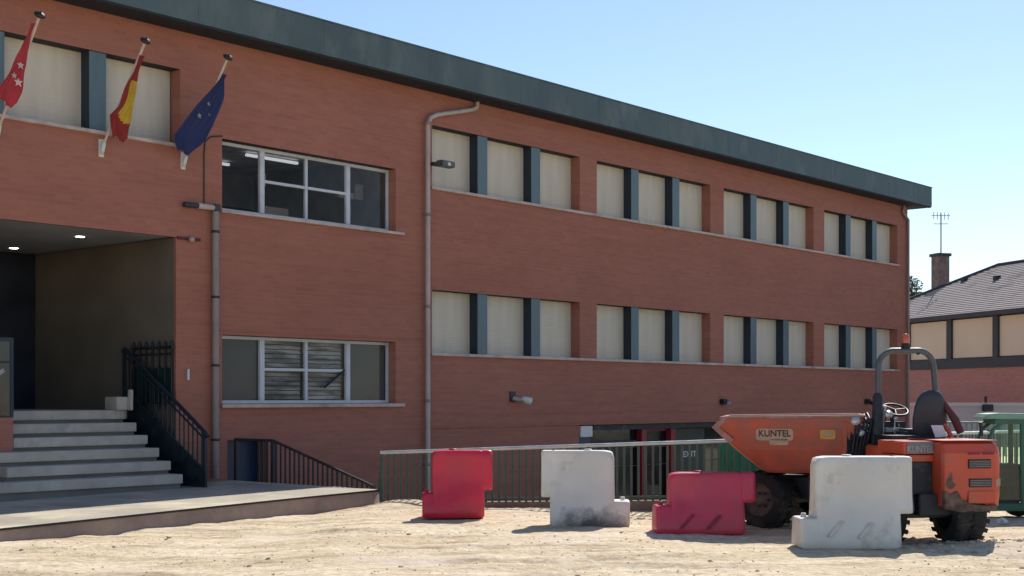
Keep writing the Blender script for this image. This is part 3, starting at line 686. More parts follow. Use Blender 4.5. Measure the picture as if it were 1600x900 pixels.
flag(-2.348, 6.98, 'flagpole with a furled dark red and yellow flag, middle of the three',
     [(6.80, -2.37, -2.29, 1.02), (6.58, -2.37, -2.27, 0.86), (6.43, -2.39, -2.24, 0.74), (6.25, -2.40, -2.18, 0.60), (6.10, -2.42, -2.14, 0.50), (5.95, -2.49, -2.12, 0.38), (5.82, -2.40, -2.09, 0.27), (5.66, -2.30, -2.02, 0.16)],
     [MT['es_red'], MT['es_yel']], lambda u, v: 1 if (u > 0.42 - 0.1*v and 0.26 < v < 0.60 + 0.22*u) else 0)
flag(-4.10, 7.0, 'flagpole with a crimson flag with white stars, at the left edge of the view',
     [(6.90, -4.20, -4.15, 1.09), (6.75, -4.21, -4.14, 0.98), (6.55, -4.22, -4.12, 0.83), (6.37, -4.28, -4.06, 0.70), (6.18, -4.31, -4.04, 0.56), (6.0, -4.36, -4.01, 0.43), (5.87, -4.34, -3.99, 0.32)],
     [MT['flag_red']], lambda u, v: 0, [(-4.17, 6.36, 0.69, 0.065, MT['flag_star']), (-4.12, 6.15, 0.54, 0.075, MT['flag_star']), (-4.22, 6.22, 0.60, 0.05, MT['flag_star'])])

# ------------------------------------------------------------------ entrance stairs
st = thing('entrance_stairs', 'six pale stone entrance steps rising into the dark porch', 'stairs', W(-2.6, 0.9, 0), TH)
# local origin at (s=-2.6, q=.9) so x = s+2.6, y = -(q-.9)
TR, RI = 0.315, 0.20
for i in range(6):
    sl_ = (-10.0 if i == 0 else -4.25 + 0.0 if i < 3 else -3.80) + 2.6; sr = -1.446 + 2.6
    y0 = i*TR; ztop = 0.40 + i*RI; y1 = y0 + TR + 0.05 if i < 5 else 5.20
    b = MB()
    if i == 5: b.box(-7.4, 1.66, y0+0.42, y1, ztop-0.145, ztop); b.box(sl_, sr, y0, y0+0.42, ztop-0.145, ztop)
    else: b.box(sl_, sr, y0, y1, ztop-0.145, ztop)
    b.build('step', MT['stone'], st, 0.008)
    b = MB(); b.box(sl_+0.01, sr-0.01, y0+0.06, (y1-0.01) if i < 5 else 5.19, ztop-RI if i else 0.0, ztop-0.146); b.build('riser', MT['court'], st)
b = MB(); b.box(-1.42+2.6, -1.40+2.6, 0.2, 0.3, 1.405, 1.6); 
b = MB(); b.box(-1.66+2.6, -1.40+2.6, 1.50, 1.85, 1.40, 1.62); b.box(-1.46+2.6, -1.40+2.6, 1.42, 1.50, 1.40, 1.74); b.build('stone_block', MT['stone'], st, 0.01)

# stair railing (descending), solid stringer below
HR = thing('stair_railing', 'dark metal railing with bars descending beside the entrance steps', 'railing', W(-1.12, 0, 0), TH)
# x=0 plane, y = -q
def hz(q): return 1.06 + (1.03 - q) * 0.62
b = MB(); b.tube([(0, -1.10, hz(1.10)-0.03), (0, -1.03, hz(1.03)), (0, 1.20, hz(-1.20)), (0, 1.26, hz(-1.20)-0.05)], 0.033, 8); b.build('handrail', MT['dark_metal'], HR)
b = MB(); b.tube([(0, -1.03, hz(1.03)-0.12), (0, 1.20, hz(-1.20)-0.12)], 0.016, 6); b.tube([(0, -1.03, hz(1.03)-0.66), (0, 1.20, hz(-1.20)-0.66)], 0.02, 6); b.build('lower_rail', MT['dark_metal'], HR)
b = MB(); b.prism([(-1.06, 0.18), (-1.06, 0.44), (1.20, 1.78), (1.20, 1.30), (0.2, 0.18)], 'x', -0.02, 0.02); b.build('stringer', MT['dark_metal'], HR)
bal = None
for i in range(19):
    y = -0.95 + i*0.118
    if bal is None:
        b = MB(); b.box(-0.009, 0.009, -0.009, 0.009, 0, 0.66); bal = b.build('baluster', MT['dark_metal'], HR); bal.location = (0, y, hz(-y)-0.66)
    else: inst(bal, HR, (0, y, hz(-y)-0.66))
for y in (-1.03, 1.20):
    b = MB(); b.box(-0.025, 0.025, y-0.025, y+0.025, 0.18 if y < 0 else 1.4, hz(-y)); b.build('post', MT['dark_metal'], HR)
GL = thing('landing_guard', 'dark spiked metal guard at the right end of the porch landing', 'railing', W(-0.98, 0, 0), TH)
for z, rr in ((2.44, 0.022), (2.33, 0.016), (1.52, 0.016)):
    b = MB(); b.tube([(0, 0.02, z), (0, 1.2, z)], rr, 6); b.build('guard_rail', MT['dark_metal'], GL)
for i in range(7):
    b = MB(); y = 0.06 + i*0.18; b.tube([(0, y, 1.42), (0, y, 2.46), (0, y, 2.49), (0, y, 2.56)], [0.018, 0.018, 0.034, 0.004], 6); b.build('spike_bar', MT['dark_metal'], GL)
b = MB(); b.box(-0.01, 0.01, 0.05, 1.18, 1.55, 2.10); b.build('guard_panel', MT['door_green'], GL)

# railing along the right edge of the apron, going down with the court stairs
AR = thing('court_stair_railing', 'dark barred railing at the edge of the pavement, sloping down to the court', 'railing', W(0.24, 0, 0), TH)
def az_(q): return 0.895 if q < 1.05 else max(0.895 - (q-1.05)*0.275, -0.3)
b = MB(); b.tube([(0, -0.05, 0.895), (0, -1.05, 0.895), (0, -3.45, az_(3.45))], 0.024, 8); b.build('handrail', MT['rail_brown'], AR)
bal = None; i = 0; q = 0.10
while q < 3.45:
    zt_ = az_(q)
    if not (0.12 < q < 0.62):
        if bal is None:
            b = MB(); b.box(-0.010, 0.010, -0.014, 0.014, -1.0, 0); bal = b.build('baluster', MT['rail_brown'], AR); bal.location = (0, -q, zt_)
        else: inst(bal, AR, (0, -q, zt_))
    q += 0.115
for q in (0.08, 1.05, 3.45):
    b = MB(); b.box(-0.03, 0.03, -q-0.03, -q+0.03, -0.6, az_(q)+0.01); b.build('post', MT['rail_brown'], AR)
# court stairs (seen through bars)
CS = thing('court_stairs', 'concrete steps going down to the court behind the sloping railing', 'stairs', W(0.9, 3.4, 0), TH)
for i in range(9):
    b = MB(); b.box(-0.62, 0.7, -0.2+ (8-i)*0.33, -0.2+(9-i)*0.33+0.02, CZ, -1.45 + i*0.17); b.build('step', MT['court'], CS)

# ------------------------------------------------------------------ green fence round the court
def fence(p, q, z0a, z0b, ha, hb, label, spacing=0.11, brace=False):
    p = Vector((*p, 0)); q = Vector((*q, 0)); d = q-p; Ln = d.length; ang = atan2(d.y, d.x)
    o = thing('court_fence', label, 'fence', (p.x, p.y, 0), ang, 'green fences round the sunken court')
    zz = lambda t: z0a + (z0b-z0a)*t/Ln
    hh = lambda t: ha + (hb-ha)*t/Ln
    b = MB(); b.tube([(-0.02, 0, hh(0)), (Ln+0.02, 0, hh(Ln))], 0.027, 10); b.build('top_rail', MT['galv'], o)
    b = MB(); b._add([(0, -.015, zz(0)+0.02), (Ln, -.015, zz(Ln)+0.02), (Ln, .015, zz(Ln)+0.02), (0, .015, zz(0)+0.02), (0, -.015, zz(0)+0.055), (Ln, -.015, zz(Ln)+0.055), (Ln, .015, zz(Ln)+0.055), (0, .015, zz(0)+0.055)],
                     [(0,3,2,1),(4,5,6,7),(0,1,5,4),(1,2,6,5),(2,3,7,6),(3,0,4,7)]); b.build('bottom_rail', MT['fence_green'], o)
    n_ = int(Ln/spacing); bal = None
    for i in range(n_+1):
        t = i*Ln/n_; z0 = zz(t)-0.02; H = hh(t)-z0
        if bal is None:
            b = MB(); b.box(-0.016, 0.016, -0.007, 0.007, 0, 1.0); bal = b.build('baluster', MT['fence_green'], o); bal.location = (t, 0, z0); bal.scale = (1, 1, H)
        else: inst(bal, o, (t, 0, z0), scale=(1, 1, H))
    k = max(1, int(Ln/2.2))
    for i in range(k+1):
        t = i*Ln/k; b = MB(); b.box(t-0.022, t+0.022, -0.022, 0.022, zz(t)-0.15, hh(t)-0.02); b.build('post', MT['fence_green'], o)
    if brace:
        b = MB(); b.tube([(0, 0, hh(0)), (-0.10, 0.1, 0.15)], 0.017, 6); b.build('end_brace', MT['fence_green'], o)
    return o
FL = (-1.985, 21.0)
fence(FL, (4.2, 18.8), 0.0, 0.24, 0.765, 1.06, 'green barred fence with pale top rail running behind the plastic barriers', 0.105, True)
fence((4.2, 18.85), CD, 0.24, 0.14, 1.06, 0.98, 'green barred fence turning away behind the orange dumper', 0.13)
# green sheet just behind the fence near the skip
GS = thing('green_sheet', 'bright green sheet standing behind the fence beside the orange skip', 'sheet', (3.55, 19.12, 0), atan2(-2.2, 6.2))
b = MB()
for i in range(14):
    x = -0.70 + i*0.1; b.quad((x, 0.0, 0.26), (x+0.05, 0.022, 0.26), (x+0.05, 0.022, 0.96), (x, 0, 0.96)); b.quad((x+0.05, 0.022, 0.26), (x+0.1, 0.0, 0.26), (x+0.1, 0.0, 0.96), (x+0.05, 0.022, 0.96))
sh = b.build('corrugated_sheet', MT['green_sheet'], GS); sd = sh.modifiers.new('t', 'SOLIDIFY'); sd.thickness = 0.004
b = MB(); b.box(-0.7, 0.7, 0.03, 0.06, 0.30, 0.34); b.box(-0.7, -0.66, 0.025, 0.06, 0.0, 0.9); b.box(0.66, 0.7, 0.025, 0.06, 0.0, 0.9); b.build('sheet_frame', MT['fence_green'], GS)

# ------------------------------------------------------------------ water-filled barriers
def barrier(label, loc, rot, Wd, H, mat, low=0.36, lobe=0.14, over=0.12, flip=False, base_d=0.25, top_d=0.14, seed=0, slashes=False, scuffs=False, hollow=False):
    o = thing('plastic_barrier', label, 'barrier', loc, rot, 'plastic road barriers in front of the fence')
    sg = -1 if flip else 1; hw = Wd/2
    def ring(z, xl, xr, hd, rc=0.045):
        pts = []
        if flip: xl, xr = -xr, -xl
        rc = min(rc, hd*0.8)
        for (cx, cy, a0) in ((xr-rc, hd-rc, 0), (xl+rc, hd-rc, pi/2), (xl+rc, -hd+rc, pi), (xr-rc, -hd+rc, 3*pi/2)):
            for k in range(5):
                a = a0 + pi/2*k/4; pts.append((cx+rc*cos(a), cy+rc*sin(a), z))
        # subdivide long sides for dents
        out = []
        for i in range(len(pts)):
            p, q_ = Vector(pts[i]), Vector(pts[(i+1) % len(pts)]); out.append(tuple(p))
            if (q_-p).length > 0.2 or i in (4, 9, 14, 19):
                for k in range(1, 12 if i in (4, 14) else 3):
                    out.append(tuple(p.lerp(q_, k/(12 if i in (4, 14) else 3))))
        res = []
        for (x, y, zz) in out:
            xn = x
            d = noise.noise(Vector((xn*2.6+seed*7, zz*3.1, seed)))*0.022 + noise.noise(Vector((xn*7+seed*3, zz*8, 3)))*0.006
            res.append((x, y+(d if y > 0 else d), zz))
        return res
    xl_low, xr_low = -hw, hw-over; xl_up, xr_up = -hw+lobe, hw
    n = low*H
    def hd(z): 
        t_ = z/H
        return base_d if t_ < 0.14 else base_d + (top_d+0.03-base_d)*min(1, (t_-0.14)/0.42) if t_ < 0.56 else top_d+0.03 - 0.03*(t_-0.56)/0.44
    def stack(z0, z1, xl, xr, ins, rb, rt, n_, ch=0.0):
        R = [ring(z0, xl+rb, xr-rb, hd(z0+0.03)-ins-rb), ring(z0+rb, xl, xr, hd(z0+0.03)-ins)]
        for k in range(1, n_): z = z0+rb+(z1-rt-z0-rb)*k/n_; R.append(ring(z, xl, xr, hd(z)-ins))
        R.append(ring(z1-rt, xl+ch*0.25, xr, hd(z1)-ins)); R.append(ring(z1-rt*0.35, xl+rt*0.3+ch*0.62, xr-rt*0.3, hd(z1)-ins-rt*0.35)); R.append(ring(z1, xl+rt+ch, xr-rt, hd(z1)-ins-rt))
        return R
    R = stack(0.0, H, xl_up, xr_low, 0.0, 0.025, 0.022, 12, 0.09)
    lobe_ = stack(0.0, n, xl_low, xl_up+0.075, 0.004, 0.025, 0.015, 5)
    over_ = stack(n+0.05*H, H, xr_low-0.075, xr_up, 0.004, 0.012, 0.022, 7)
    b = MB(); b.loft(R); b.loft(lobe_); b.loft(over_); b.build('barrier_body', mat, o)
    b = MB(); px = sg*(xl_low+lobe*0.45); b.lathe((px, 0, n-0.01), (0, 0, 1), [(0.0, 0.055), (0.026, 0.055), (0.032, 0.0)], 12); b.build('coupling_pin', mat, o)
    b = MB(); b.lathe((sg*(xl_up+0.30*Wd), 0, H-0.004), (0, 0, 1), [(0.0, 0.022), (0.05, 0.022), (0.055, 0.0)], 16); b.build('filler_cap', mat, o)
    if slashes:
        for (cx, cz) in ((-0.20*Wd, 0.22*H), (0.06*Wd, 0.20*H)):
            yb = -(hd(cz)+0.012); L_ = 0.10
            b = MB(); b._add([(cx-0.09, yb-0.012, cz-0.075), (cx-0.05, yb-0.014, cz-0.085), (cx+0.10, yb+0.028, cz+0.075), (cx+0.06, yb+0.030, cz+0.085)], [(0,1,2,3)]); g_ = b.build('groove', MT['scuff_red'] if mat == MT['bar_pink'] else MT['groove'], o)
            sd = g_.modifiers.new('t', 'SOLIDIFY'); sd.thickness = 0.02
    return o
barrier('tall bright red barrier standing at the left of the row, by the fence end', (-0.74, 18.55, 0.0), radians(4), 0.94, 0.90, MT['bar_red'], 0.36, 0.13, 0.11, seed=1)
barrier('grey white barrier between the two red ones, wider lower right, dirty at its foot', (0.92, 17.25, 0.0), radians(-3), 1.10, 0.945, MT['bar_scuffed'], 0.34, 0.19, 0.11, True, seed=2)
barrier('low faded red barrier with diagonal grooves in front of the dumper wheel', (2.28, 16.35, 0.0), radians(2), 1.19, 0.72, MT['bar_pink'], 0.46, 0.17, 0.14, seed=3, slashes=True)
barrier('largest white barrier, nearest the camera, in front of the orange dumper', (3.66, 14.80, 0.0), radians(1), 1.22, 0.975, MT['bar_white'], 0.33, 0.18, 0.14, seed=4, slashes=True)

# ------------------------------------------------------------------ the dumper
GX, GY = 4.50, 15.20
D = thing('site_dumper', 'dusty orange site dumper with a raised grey roll bar and big tipping skip', 'dumper', (GX, GY, 0), 0)
FR = (0.0, 0.0, radians(100))            # rear module: forward = (-.17,.98)
FS = (5.35-GX, 15.59-GY, radians(135))   # skip / front module
def wheel(frame, x, y, r, wd, out):
    """axis along local y; out = +1 when the outer face looks to +y"""
    fx, fy, fa = frame
    cx, cy = fx + x*cos(fa) - y*sin(fa), fy + x*sin(fa) + y*cos(fa)
    W_ = MB(); ax = (0, 1, 0)
    prof = [(r*0.55, -wd/2), (r*0.80, -wd/2-0.005), (r*0.93, -wd/2+0.02), (r*0.96, -wd/2+0.05), (r*0.96, wd/2-0.05), (r*0.93, wd/2-0.02), (r*0.80, wd/2+0.005), (r*0.55, wd/2)]
    W_.lathe((0, 0, 0), ax, prof, 36)
    N = 18
    for i in range(N):        # chevron lugs
        for sd_ in (-1, 1):
            a0 = 2*pi*(i + (0.5 if sd_ > 0 else 0))/N; pts = []
            for (da, yy, rr) in ((0, 0.0, 0), (0.13, 0.0, 0), (0.30, 1, 0), (0.15, 1, 0)):
                a = a0+da; pts.append((a, yy*sd_*wd*0.52))
            inn = [(r*0.94*cos(a), y_, r*0.94*sin(a)) for a, y_ in pts]; outp = [((r*1.015 if abs(y_) < wd*.3 else r*0.99)*cos(a), y_, (r*1.015 if abs(y_) < wd*.3 else r*0.99)*sin(a)) for a, y_ in pts]
            W_._add(inn+outp, [(0,1,2,3),(4,5,6,7),(0,1,5,4),(1,2,6,5),(2,3,7,6),(3,0,4,7)])
    o = W_.build('wheel', MT['tyre'], D); o.location = (cx, cy, r-0.015); o.rotation_euler = (0, 0, fa)
    b = MB(); s_ = out
    b.lathe((0, 0, 0), (0, s_, 0), [(r*0.57, wd/2-0.01), (r*0.55, wd/2-0.03), (r*0.46, wd/2-0.07), (r*0.30, wd/2-0.09), (r*0.20, wd/2-0.08), (r*0.18, wd/2-0.02), (0, wd/2-0.01)], 28)
    b.build('rim', MT['rim'], o)
    b = MB()
    for k in range(6):
        a = 2*pi*k/6; b.lathe((r*0.25*cos(a), 0, r*0.25*sin(a)), (0, s_, 0), [(0.014, wd/2-0.09), (0.014, wd/2-0.06), (0, wd/2-0.06)], 6)
    b.build('wheel_nuts', MT['chassis'], o)
    return o
wheel(FS, 2.56, 0.55, 0.365, 0.34, 1); wheel(FS, 2.56, -0.55, 0.365, 0.34, -1)
wheel(FR, 0.0, 0.45, 0.345, 0.34, 1); wheel(FR, 0.0, -0.47, 0.345, 0.36, -1)
b = MB(FS); b.box(1.55, 2.85, -0.30, 0.30, 0.36, 0.62); b.box(2.46, 2.66, -0.42, 0.42, 0.28, 0.44); b.box(1.7, 2.0, 0.25, 0.52, 0.30, 0.66); b.box(1.35, 1.60, -0.25, 0.25, 0.30, 0.70)
b.lathe((1.9, 0, 0.60), (0, 0, 1), [(0, 0), (0.34, 0), (0.34, 0.10), (0, 0.10)], 24)
b.build('front_chassis', MT['chassis'], D, 0.012)
b = MB((0, 0, radians(113))); b.box(0.3, 1.55, -0.16, 0.16, 0.30, 0.52); b.build('centre_joint', MT['chassis'], D, 0.012)
b = MB(FR); b.box(-0.20, 0.95, -0.36, 0.10, 0.32, 0.55); b.box(-0.06, 0.06, -0.42, 0.42, 0.28, 0.42)
b.build('rear_chassis', MT['chassis'], D, 0.012)
FK = (-0.19, 1.76, radians(168))       # swivelled skip
K_ = 0.78
# skip
def skip_ring(z, x0, x1, hw, r=0.06, n_=4):
    pts = []; x0 = (x0-0.95)*K_; x1 = (x1-0.95)*K_
    for (cx, cy, a0) in ((x1-r, hw-r, 0), (x0+r, hw-r, pi/2), (x0+r, -hw+r, pi), (x1-r, -hw+r, 3*pi/2)):
        for k in range(n_): a = a0+pi/2*k/(n_-1); pts.append((cx+r*cos(a), cy+r*sin(a), z))
    return pts
def skip_sections(off):
    R = []
    R.append(skip_ring(0.70+off, 1.40+off, 2.40-off, 0.58-off)); R.append(skip_ring(0.74+off, 1.33+off, 2.50-off, 0.61-off)); 
    R.append(skip_ring(0.98, 1.14+off, 2.88-off*1.3, 0.70-off)); R.append(skip_ring(1.23, 1.00+off, 3.22-off*1.5, 0.765-off)); R.append(skip_ring(1.25, 0.99+off, 3.235-off*1.5, 0.77-off))
    top = []
    for (x, y, z) in skip_ring(1.38, 0.95+off, 3.10-off, 0.78-off):
        top.append((x, y, 1.385 if x < 1.45 else 1.385 - (x-1.45)*0.12))
    R.append(top); return R
b = MB(FK); ro_, ri = skip_sections(0.0), skip_sections(0.02)
b.loft(ro_, cap=False, smooth=False); b.loft(ri, cap=False, smooth=False); b._add(ro_[0], [tuple(range(len(ro_[0])))]); b._add(ri[0], [tuple(range(len(ri[0])))])
nn_ = len(ro_[-1]); b._add(ro_[-1]+ri[-1], [(k, (k+1) % nn_, nn_+(k+1) % nn_, nn_+k) for k in range(nn_)])
sk = b.build('skip', MT['orange'], D)
# rim lip + worn edge + ribs
b = MB(FK); lipp = [(x, y, z+0.0) for x, y, z in ro_[-1]]
rimpts = [lipp[i] for i in range(nn_)] + [lipp[0]]
b.tube(rimpts, 0.020, 8, False); b.build('skip_rim', MT['orange_in'], sk)
b = MB(FK)
for sd_ in (1, -1):
    b = MB(FK)
    b.prism([((x_-0.95)*K_, z_) for x_, z_ in ((3.06, 1.372), (3.235, 1.25), (2.95, 1.05), (2.90, 1.10), (3.12, 1.25), (2.98, 1.366))], 'y', sd_*0.775-0.012, sd_*0.775+0.012)
    b.build('worn_lip', MT['orange_in'], sk)
b = MB(FK)
for x in (0.20,):
    b._add([(x, 0.745, 1.30), (x+0.05, 0.745, 1.30), (x+0.05, 0.66, 0.86), (x, 0.66, 0.86), (x, 0.79, 1.32), (x+0.05, 0.79, 1.32), (x+0.05, 0.70, 0.86), (x, 0.70, 0.86)], [(0,1,2,3),(4,5,6,7),(0,1,5,4),(1,2,6,5),(2,3,7,6),(3,0,4,7)])
b.build('skip_rib', MT['orange'], sk)
# decals on the near (left) side of the skip; side face leans: y(z) = .61 + (.77-.61)*(z-.74)/(1.25-.74)
def sy(z): return 0.61 + 0.16*(z-0.74)/0.51
FA = radians(168); lean = math.atan(0.16/0.51)
def on_skip(x, z, off): 
    y = sy(z)+off; fx, fy, fa = FK
    return (fx + x*cos(fa) - y*sin(fa), fy + x*sin(fa) + y*cos(fa), z)
# text facing +y local (outward left). Text plane normal must be +y_local; reading direction = -x_local
ROT = (pi/2 + lean, 0, FA + pi)
b = MB(); 
def rr_pts(w_, h_, r): 
    p = []
    for (cx, cy, a0) in ((w_/2-r, h_/2-r, 0), (-w_/2+r, h_/2-r, pi/2), (-w_/2+r, -h_/2+r, pi), (w_/2-r, -h_/2+r, 3*pi/2)):
        for k in range(4): a = a0+pi/2*k/3; p.append((cx+r*cos(a), cy+r*sin(a)))
    return p
def plaque(name, w_, h_, mat, x, z, off, parent=sk, shape=None):
    b = MB(); b.prism(shape or rr_pts(w_, h_, min(w_, h_)*0.25), 'z', 0, 0.004)
    o = b.build(name, mat, parent); o.location = on_skip(x, z, off); o.rotation_euler = ROT; return o
plaque('decal_plate', 0.44, 0.15, MT['cream'], 1.04, 1.165, 0.008)
plaque('decal_plate', 0.22, 0.08, MT['cream'], 0.99, 1.078, 0.008)
text_part('skip_lettering', 'KUNTEL', 0.115, MT['decal_black'], sk, on_skip(1.04, 1.175, 0.014), ROT, 0.88)
plaque('yellow_decal', 0.18, 0.12, MT['yellow'], 0.42, 1.17, 0.008)
plaque('decal_mark', 0.11, 0.045, MT['cream'], 0.42, 1.19, 0.013)
plaque('decal_mark', 0.13, 0.018, MT['cream'], 0.42, 1.145, 0.013)

# rear module (FR frame: x forward/away, y left)
b = MB(FR)
prof = [(-0.30, 0.42), (-0.33, 0.55), (-0.33, 1.00), (-0.29, 1.10), (-0.22, 1.125), (0.55, 1.125), (0.55, 0.60), (0.30, 0.60), (0.24, 0.52), (-0.05, 0.44)]
n_ = len(prof)
def hood_ring(y, ins): 
    return [(x + (ins if x < 0 else 0), y, z - (ins*0.7 if z > 1.0 else 0)) for x, z in prof]
Rg = [hood_ring(-0.80, 0.05), hood_ring(-0.765, 0.012), hood_ring(-0.73, 0.0), hood_ring(-0.17, 0.0), hood_ring(-0.135, 0.012), hood_ring(-0.115, 0.05)]
b.loft(Rg, smooth=False); hood = b.build('engine_cover', MT['red_body'], D)
b = MB(FR); b.prism([(-0.27, 1.13), (-0.27, 1.140), (0.57, 1.140), (0.57, 1.13)], 'y', -0.79, -0.125); b.build('cover_lid', MT['red_body'], hood, 0.004)
vent_m = M('vent dark', (0.022, 0.020, 0.016), 0.7)
for (z0, z1, y0, y1) in ((0.835, 0.935, -0.67, -0.40), (0.63, 0.725, -0.68, -0.41)):
    b = MB(FR); b.box(-0.338, -0.320, y0, y1, z0, z1); v_ = b.build('vent', vent_m, hood, 0.004)
    b = MB(FR)
    for k in range(4): zc = z0+0.014+k*(z1-z0-0.02)/4; b.box(-0.346, -0.338, y0+0.012, y1-0.012, zc, zc+0.010)
    b.build('vent_slats', MT['plate_grey'], v_)
for (y0, y1) in ((-0.54, -0.40), (-0.70, -0.57)):
    b = MB(FR); b.box(-0.337, -0.328, y0, y1, 0.985, 1.010); b.build('vent', MT['scuff_red'], hood)
b = MB(FR); b.box(-0.345, -0.33, -0.70, -0.40, 0.46, 0.59); b.build('tail_plate', MT['red_body'], hood, 0.006)
b = MB(FR); b.box(-0.336, -0.325, -0.78, -0.73, 0.64, 0.72); b.build('tail_light', MT['cream'], hood)
b = MB(FR); b.prism([(-0.118, 0.40), (-0.118, 0.60), (-0.20, 0.56), (-0.27, 0.60), (-0.33, 0.50), (-0.46, 0.445), (-0.60, 0.43), (-0.74, 0.44), (-0.74, 0.37), (-0.30, 0.36)], 'x', -0.350, -0.28); b.build('bumper', MT['mud'], hood, 0.008)
b = MB(FR); b.prism([(-0.14, 0.66), (-0.17, 0.74), (-0.21, 0.80), (-0.22, 0.70), (-0.26, 0.66), (-0.21, 0.61), (-0.17, 0.62)], 'x', -0.336, -0.333); b.build('mud_patch', MT['mud'], hood)
# left deck with lettering plate, dark panel, mudguard
b = MB(FR); b.box(-0.10, 0.545, -0.112, 0.24, 0.985, 1.125); dk = b.build('deck', MT['red_body'], D, 0.010)
b = MB(FR); b.box(-0.112, -0.102, -0.110, 0.20, 0.995, 1.12); b.build('name_plate', MT['plate_grey'], dk)
fx = FR[2]
def fr_pt(x, y, z): return (x*cos(fx) - y*sin(fx), x*sin(fx) + y*cos(fx), z)
text_part('deck_lettering', 'KUNTEL', 0.105, MT['lamp_grey'], dk, fr_pt(-0.116, 0.045, 1.035), (pi/2, 0, fx - pi/2), 0.80)
b = MB(FR); b.box(-0.115, 0.545, -0.112, 0.24, 0.905, 0.975); b.build('deck_stripe', MT['red_body'], D, 0.008)
b = MB(FR); b.box(-0.08, 0.545, -0.110, 0.235, 0.36, 0.90); b.build('side_panel', MT['chassis'], D, 0.01)
b = MB(FR)                       # mudguard arc over the left rear wheel
arc = [(0.40*cos(a), 0.345+0.42*sin(a)) for a in [radians(k) for k in range(-5, 186, 12)]]
for i in range(len(arc)-1):
    (x0, z0), (x1, z1) = arc[i], arc[i+1]
    b._add([(x0, 0.26, z0), (x1, 0.26, z1), (x1, 0.64, z1), (x0, 0.64, z0), (x0*1.04, 0.26, z0+0.02), (x1*1.04, 0.26, z1+0.02), (x1*1.04, 0.64, z1+0.02), (x0*1.04, 0.64, z0+0.02)], [(0,1,2,3),(4,5,6,7),(0,1,5,4),(1,2,6,5),(2,3,7,6),(3,0,4,7)])
b.build('mudguard', MT['chassis'], D)
# platform under seat and controls
b = MB(FR); b.box(0.55, 1.05, -0.80, 0.16, 0.60, 1.05); b.build('platform', MT['red_body'], D, 0.015)
b = MB(FR); b.box(0.58, 1.04, -0.74, 0.05, 1.052, 1.17); b.build('floor_mat', MT['black'], D)
# roll bar
hp = []
yl, yr, zb, ztp, rad = -0.02, -0.73, 0.95, 2.165, 0.20
hp.append((1.10, yl, zb)); hp.append((1.10, yl, 1.4)); hp.append((1.10, yl-0.01, ztp-rad))
for k in range(1, 8): a = pi/2*k/8; hp.append((1.10, yl-0.01-rad+rad*cos(a), ztp-rad+rad*sin(a)))
for k in range(0, 9): a = pi/2*k/8; hp.append((1.10, yr+rad-rad*sin(a), ztp-rad+rad*cos(a)))
hp.append((1.08, yr-0.03, 1.5)); hp.append((1.0, yr-0.06, 1.0))
b = MB(FR); b.tube(hp, 0.036, 12); b.build('roll_bar', MT['rops'], D)
b = MB(FR); b.tube([(1.10, yl+0.01, 0.9), (1.10, yl, 1.62), (1.10, yl, 1.66)], [0.075, 0.06, 0.038], 10); b.build('roll_bar_sleeve', MT['chassis'], D)
b = MB(FR); cy_ = -0.375
b.lathe((1.10, cy_, 2.20), (0, 0, 1), [(0.0, 0), (0.05, 0), (0.05, 0.05), (0, 0.05)], 14); b.build('beacon_base', MT['black'], D)
b = MB(FR); b.lathe((1.10, cy_, 2.25), (0, 0, 1), [(0.045, 0), (0.048, 0.07), (0.035, 0.105), (0, 0.12)], 14); b.build('beacon', MT['beacon'], D)
b = MB(FR); b.tube([(1.10, cy_-0.05, 2.20), (1.08, cy_-0.15, 2.12), (1.10, cy_-0.2, 2.16)], 0.012, 6); b.build('beacon_cable', MT['black'], D)
# seat: cushion + shell back leaning towards viewer
b = MB(FR); b.box(0.72, 1.15, -0.68, -0.22, 1.14, 1.24); b.build('seat_cushion', MT['seat'], D, 0.03)
Rg = []
for (z, hw_, xc, th_) in ((1.16, 0.17, 0.66, 0.05), (1.22, 0.21, 0.655, 0.07), (1.36, 0.215, 0.64, 0.075), (1.50, 0.20, 0.62, 0.075), (1.60, 0.165, 0.61, 0.07), (1.66, 0.12, 0.605, 0.055), (1.69, 0.06, 0.60, 0.03)):
    Rg.append([(xc+th_*cos(a)*(1.0), -0.45+hw_*sin(a), z) for a in [2*pi*k/20 for k in range(20)]])
b = MB(FR); b.loft(Rg); b.build('seat_back', MT['seat'], D)
b = MB(FR); b.tube([(0.60, -0.60, 1.55), (0.52, -0.70, 1.35), (0.50, -0.76, 1.2)], [0.03, 0.05, 0.045], 8); b.build('seat_belt', MT['maroon'], D)
b = MB(FR); b.tube([(0.50, -0.56, 1.30), (0.45, -0.62, 1.15)], [0.02, 0.03], 8); b.build('belt_buckle', MT['red_body'], D)
b = MB(FR); b._add([(0.44, -0.36, 1.29), (0.43, -0.50, 1.29), (0.40, -0.54, 1.16), (0.41, -0.40, 1.15)], [(0,1,2,3)]); pp = b.build('hanging_paper', MT['paper'], D); sd = pp.modifiers.new('t', 'SOLIDIFY'); sd.thickness = 0.003
